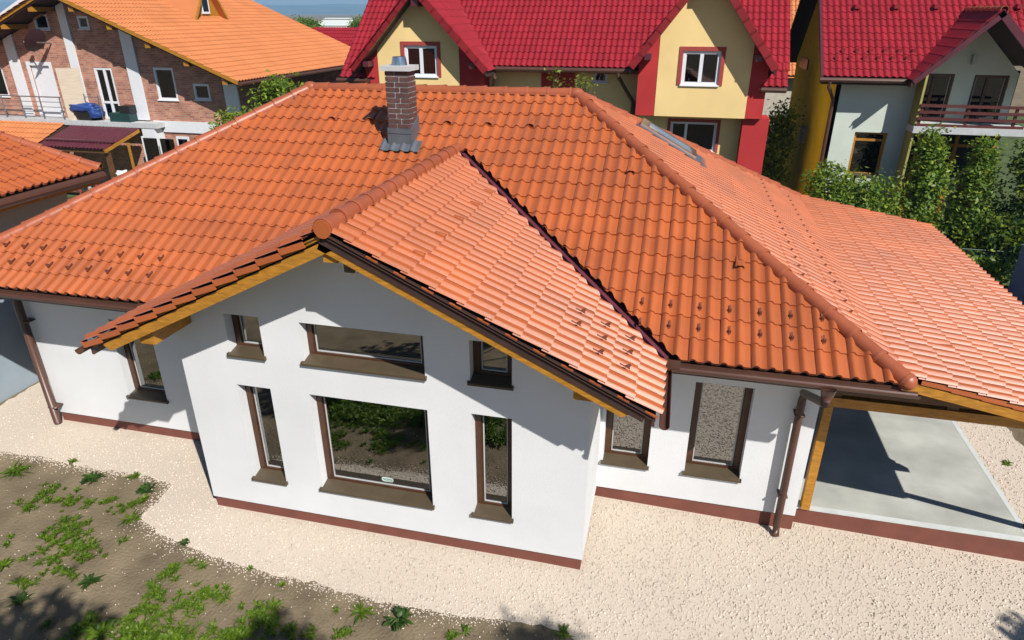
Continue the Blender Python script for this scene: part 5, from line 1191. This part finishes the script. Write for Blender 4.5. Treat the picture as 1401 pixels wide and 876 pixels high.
# ---- stones -----------------------------------------------------------------------
OCT = np.array([(1,0,0),(-1,0,0),(0,1,0),(0,-1,0),(0,0,1),(0,0,-1)], float); OF_ = np.array([(0,2,4),(2,1,4),(1,3,4),(3,0,4),(2,0,5),(1,2,5),(3,1,5),(0,3,5)])
def stones(name, P, s, m):
    n = len(P); V = np.repeat(OCT[None], n, 0)*(s[:, None, None]*.5)*rng.uniform(.6, 1.25, (n, 6, 1)); V[:, :, 2] *= .75
    ang = rng.uniform(0, 6.28, n); c, q = np.cos(ang), np.sin(ang); tl = rng.normal(0, .5, n)
    x = V[:, :, 0].copy(); z = V[:, :, 2].copy(); V[:, :, 0] = x*np.cos(tl)[:, None]-z*np.sin(tl)[:, None]; V[:, :, 2] = x*np.sin(tl)[:, None]+z*np.cos(tl)[:, None]
    x = V[:, :, 0].copy(); y = V[:, :, 1].copy(); V[:, :, 0] = x*c[:, None]-y*q[:, None]; V[:, :, 1] = x*q[:, None]+y*c[:, None]
    V += P[:, None, :]
    F = (OF_[None]+(np.arange(n)*6)[:, None, None]).reshape(-1, 3)
    o = link(name, npmesh(name, V.reshape(-1, 3), F), m, None, False); tag(o, kind='stuff'); return o
def built(P):        # under house or slab
    x, y = P[:, 0], P[:, 1]
    return ((x > -.0) & (x < W) & (y > .0) & (y < 3)) | ((x > XL) & (x < 0) & (y > D2)) | ((x > W) & (x < XW) & (y > D1)) | ((x > XW-.02) & (x < 9.97) & (y > 1.5) & (y < 7.25)) | ((x > XL) & (x < XW) & (y > 3))
N = 300000; P = np.stack([rng.uniform(-5, 13, N), rng.uniform(-5.4, 8, N), np.full(N, G+.008)], 1)
P = P[inpoly(P, GP)]; P = P[~built(P)]
d_ = np.hypot(P[:, 0]-5, P[:, 1]+1.5); P = P[rng.random(len(P)) < np.clip(1.25-d_/11, .25, 1)]; P[:, 2] += fall(P[:, 0], P[:, 1])
stones('gravel_stones', P, rng.uniform(.011, .027, len(P))*rng.choice([1, 1, 1, 1.5], len(P)), 'stone')
# stray chips on the soil, dense along the gravel edge
N = 1500; P = np.stack([rng.uniform(-6, 5.3, N), rng.uniform(-4, .4, N), np.full(N, G+.004)], 1); P = P[~inpoly(P, GP)]
Q = []
for (x0, y0), (x1, y1) in zip(GE[:14], GE[1:15]):
    L = math.hypot(x1-x0, y1-y0); n = int(L*420); t = rng.random(n); off = rng.exponential(.055, n)-.02; nx, ny = (y1-y0)/L, -(x1-x0)/L
    Q.append(np.stack([x0+(x1-x0)*t+nx*off, y0+(y1-y0)*t+ny*off, np.full(n, G+.007)], 1))
P = np.concatenate([P]+Q); P = P[~built(P)]; P[:, 2] += fall(P[:, 0], P[:, 1])
stones('stray_stones', P, rng.uniform(.008, .026, len(P)), 'stone')
N = 7000; P = np.stack([rng.uniform(-6, 5.3, N), rng.uniform(-3.6, 1.2, N), np.full(N, G)], 1); P = P[~inpoly(P, GP)]; P = P[~built(P)]
stones('soil_clods', P, rng.uniform(.008, .035, len(P)), 'soil')

# ================================================================== HILLS AND AIR
def hills():
    V = []; nx, ny = 120, 14; F = []
    for j in range(ny):
        for i in range(nx):
            x = -5200+i*70.; y = 3600+j*150.; t = j/(ny-1)
            crest = 72+16*math.sin(x/900+.7)+9*math.sin(x/370+2)+4*math.sin(x/140)
            z = crest*math.sin(min(1, t*1.25)*math.pi/2)+(5*math.sin(x/95+j*1.7)+3*math.sin(x/41+j*2.3))*t*(1-t)*2-4
            V.append((x, y, z))
    for j in range(ny-1):
        for i in range(nx-1): a = j*nx+i; F.append((a, a+1, a+nx+1, a+nx))
    return tag(MB().add(V, F).build('hills', mat('hill_cover', (.075, .11, .05), rough=1, var=.55, scale=.006, spec=0, sat=(.04, .07, .03), detail=8), None, True), kind='structure')
hills()
hz = MB().box(-6000, 4000, -300, 6000, G-1.2, 110).build('haze', None); tag(hz, kind='stuff')
hm = bpy.data.materials.new('air'); hm.use_nodes = True; n = hm.node_tree.nodes; n.remove(n['Principled BSDF'])
pv = n.new('ShaderNodeVolumePrincipled'); pv.inputs['Color'].default_value = (.42, .70, 1, 1); pv.inputs['Density'].default_value = .00038; pv.inputs['Anisotropy'].default_value = .0
hm.node_tree.links.new(pv.outputs[0], n['Material Output'].inputs['Volume']); hz.data.materials.append(hm)
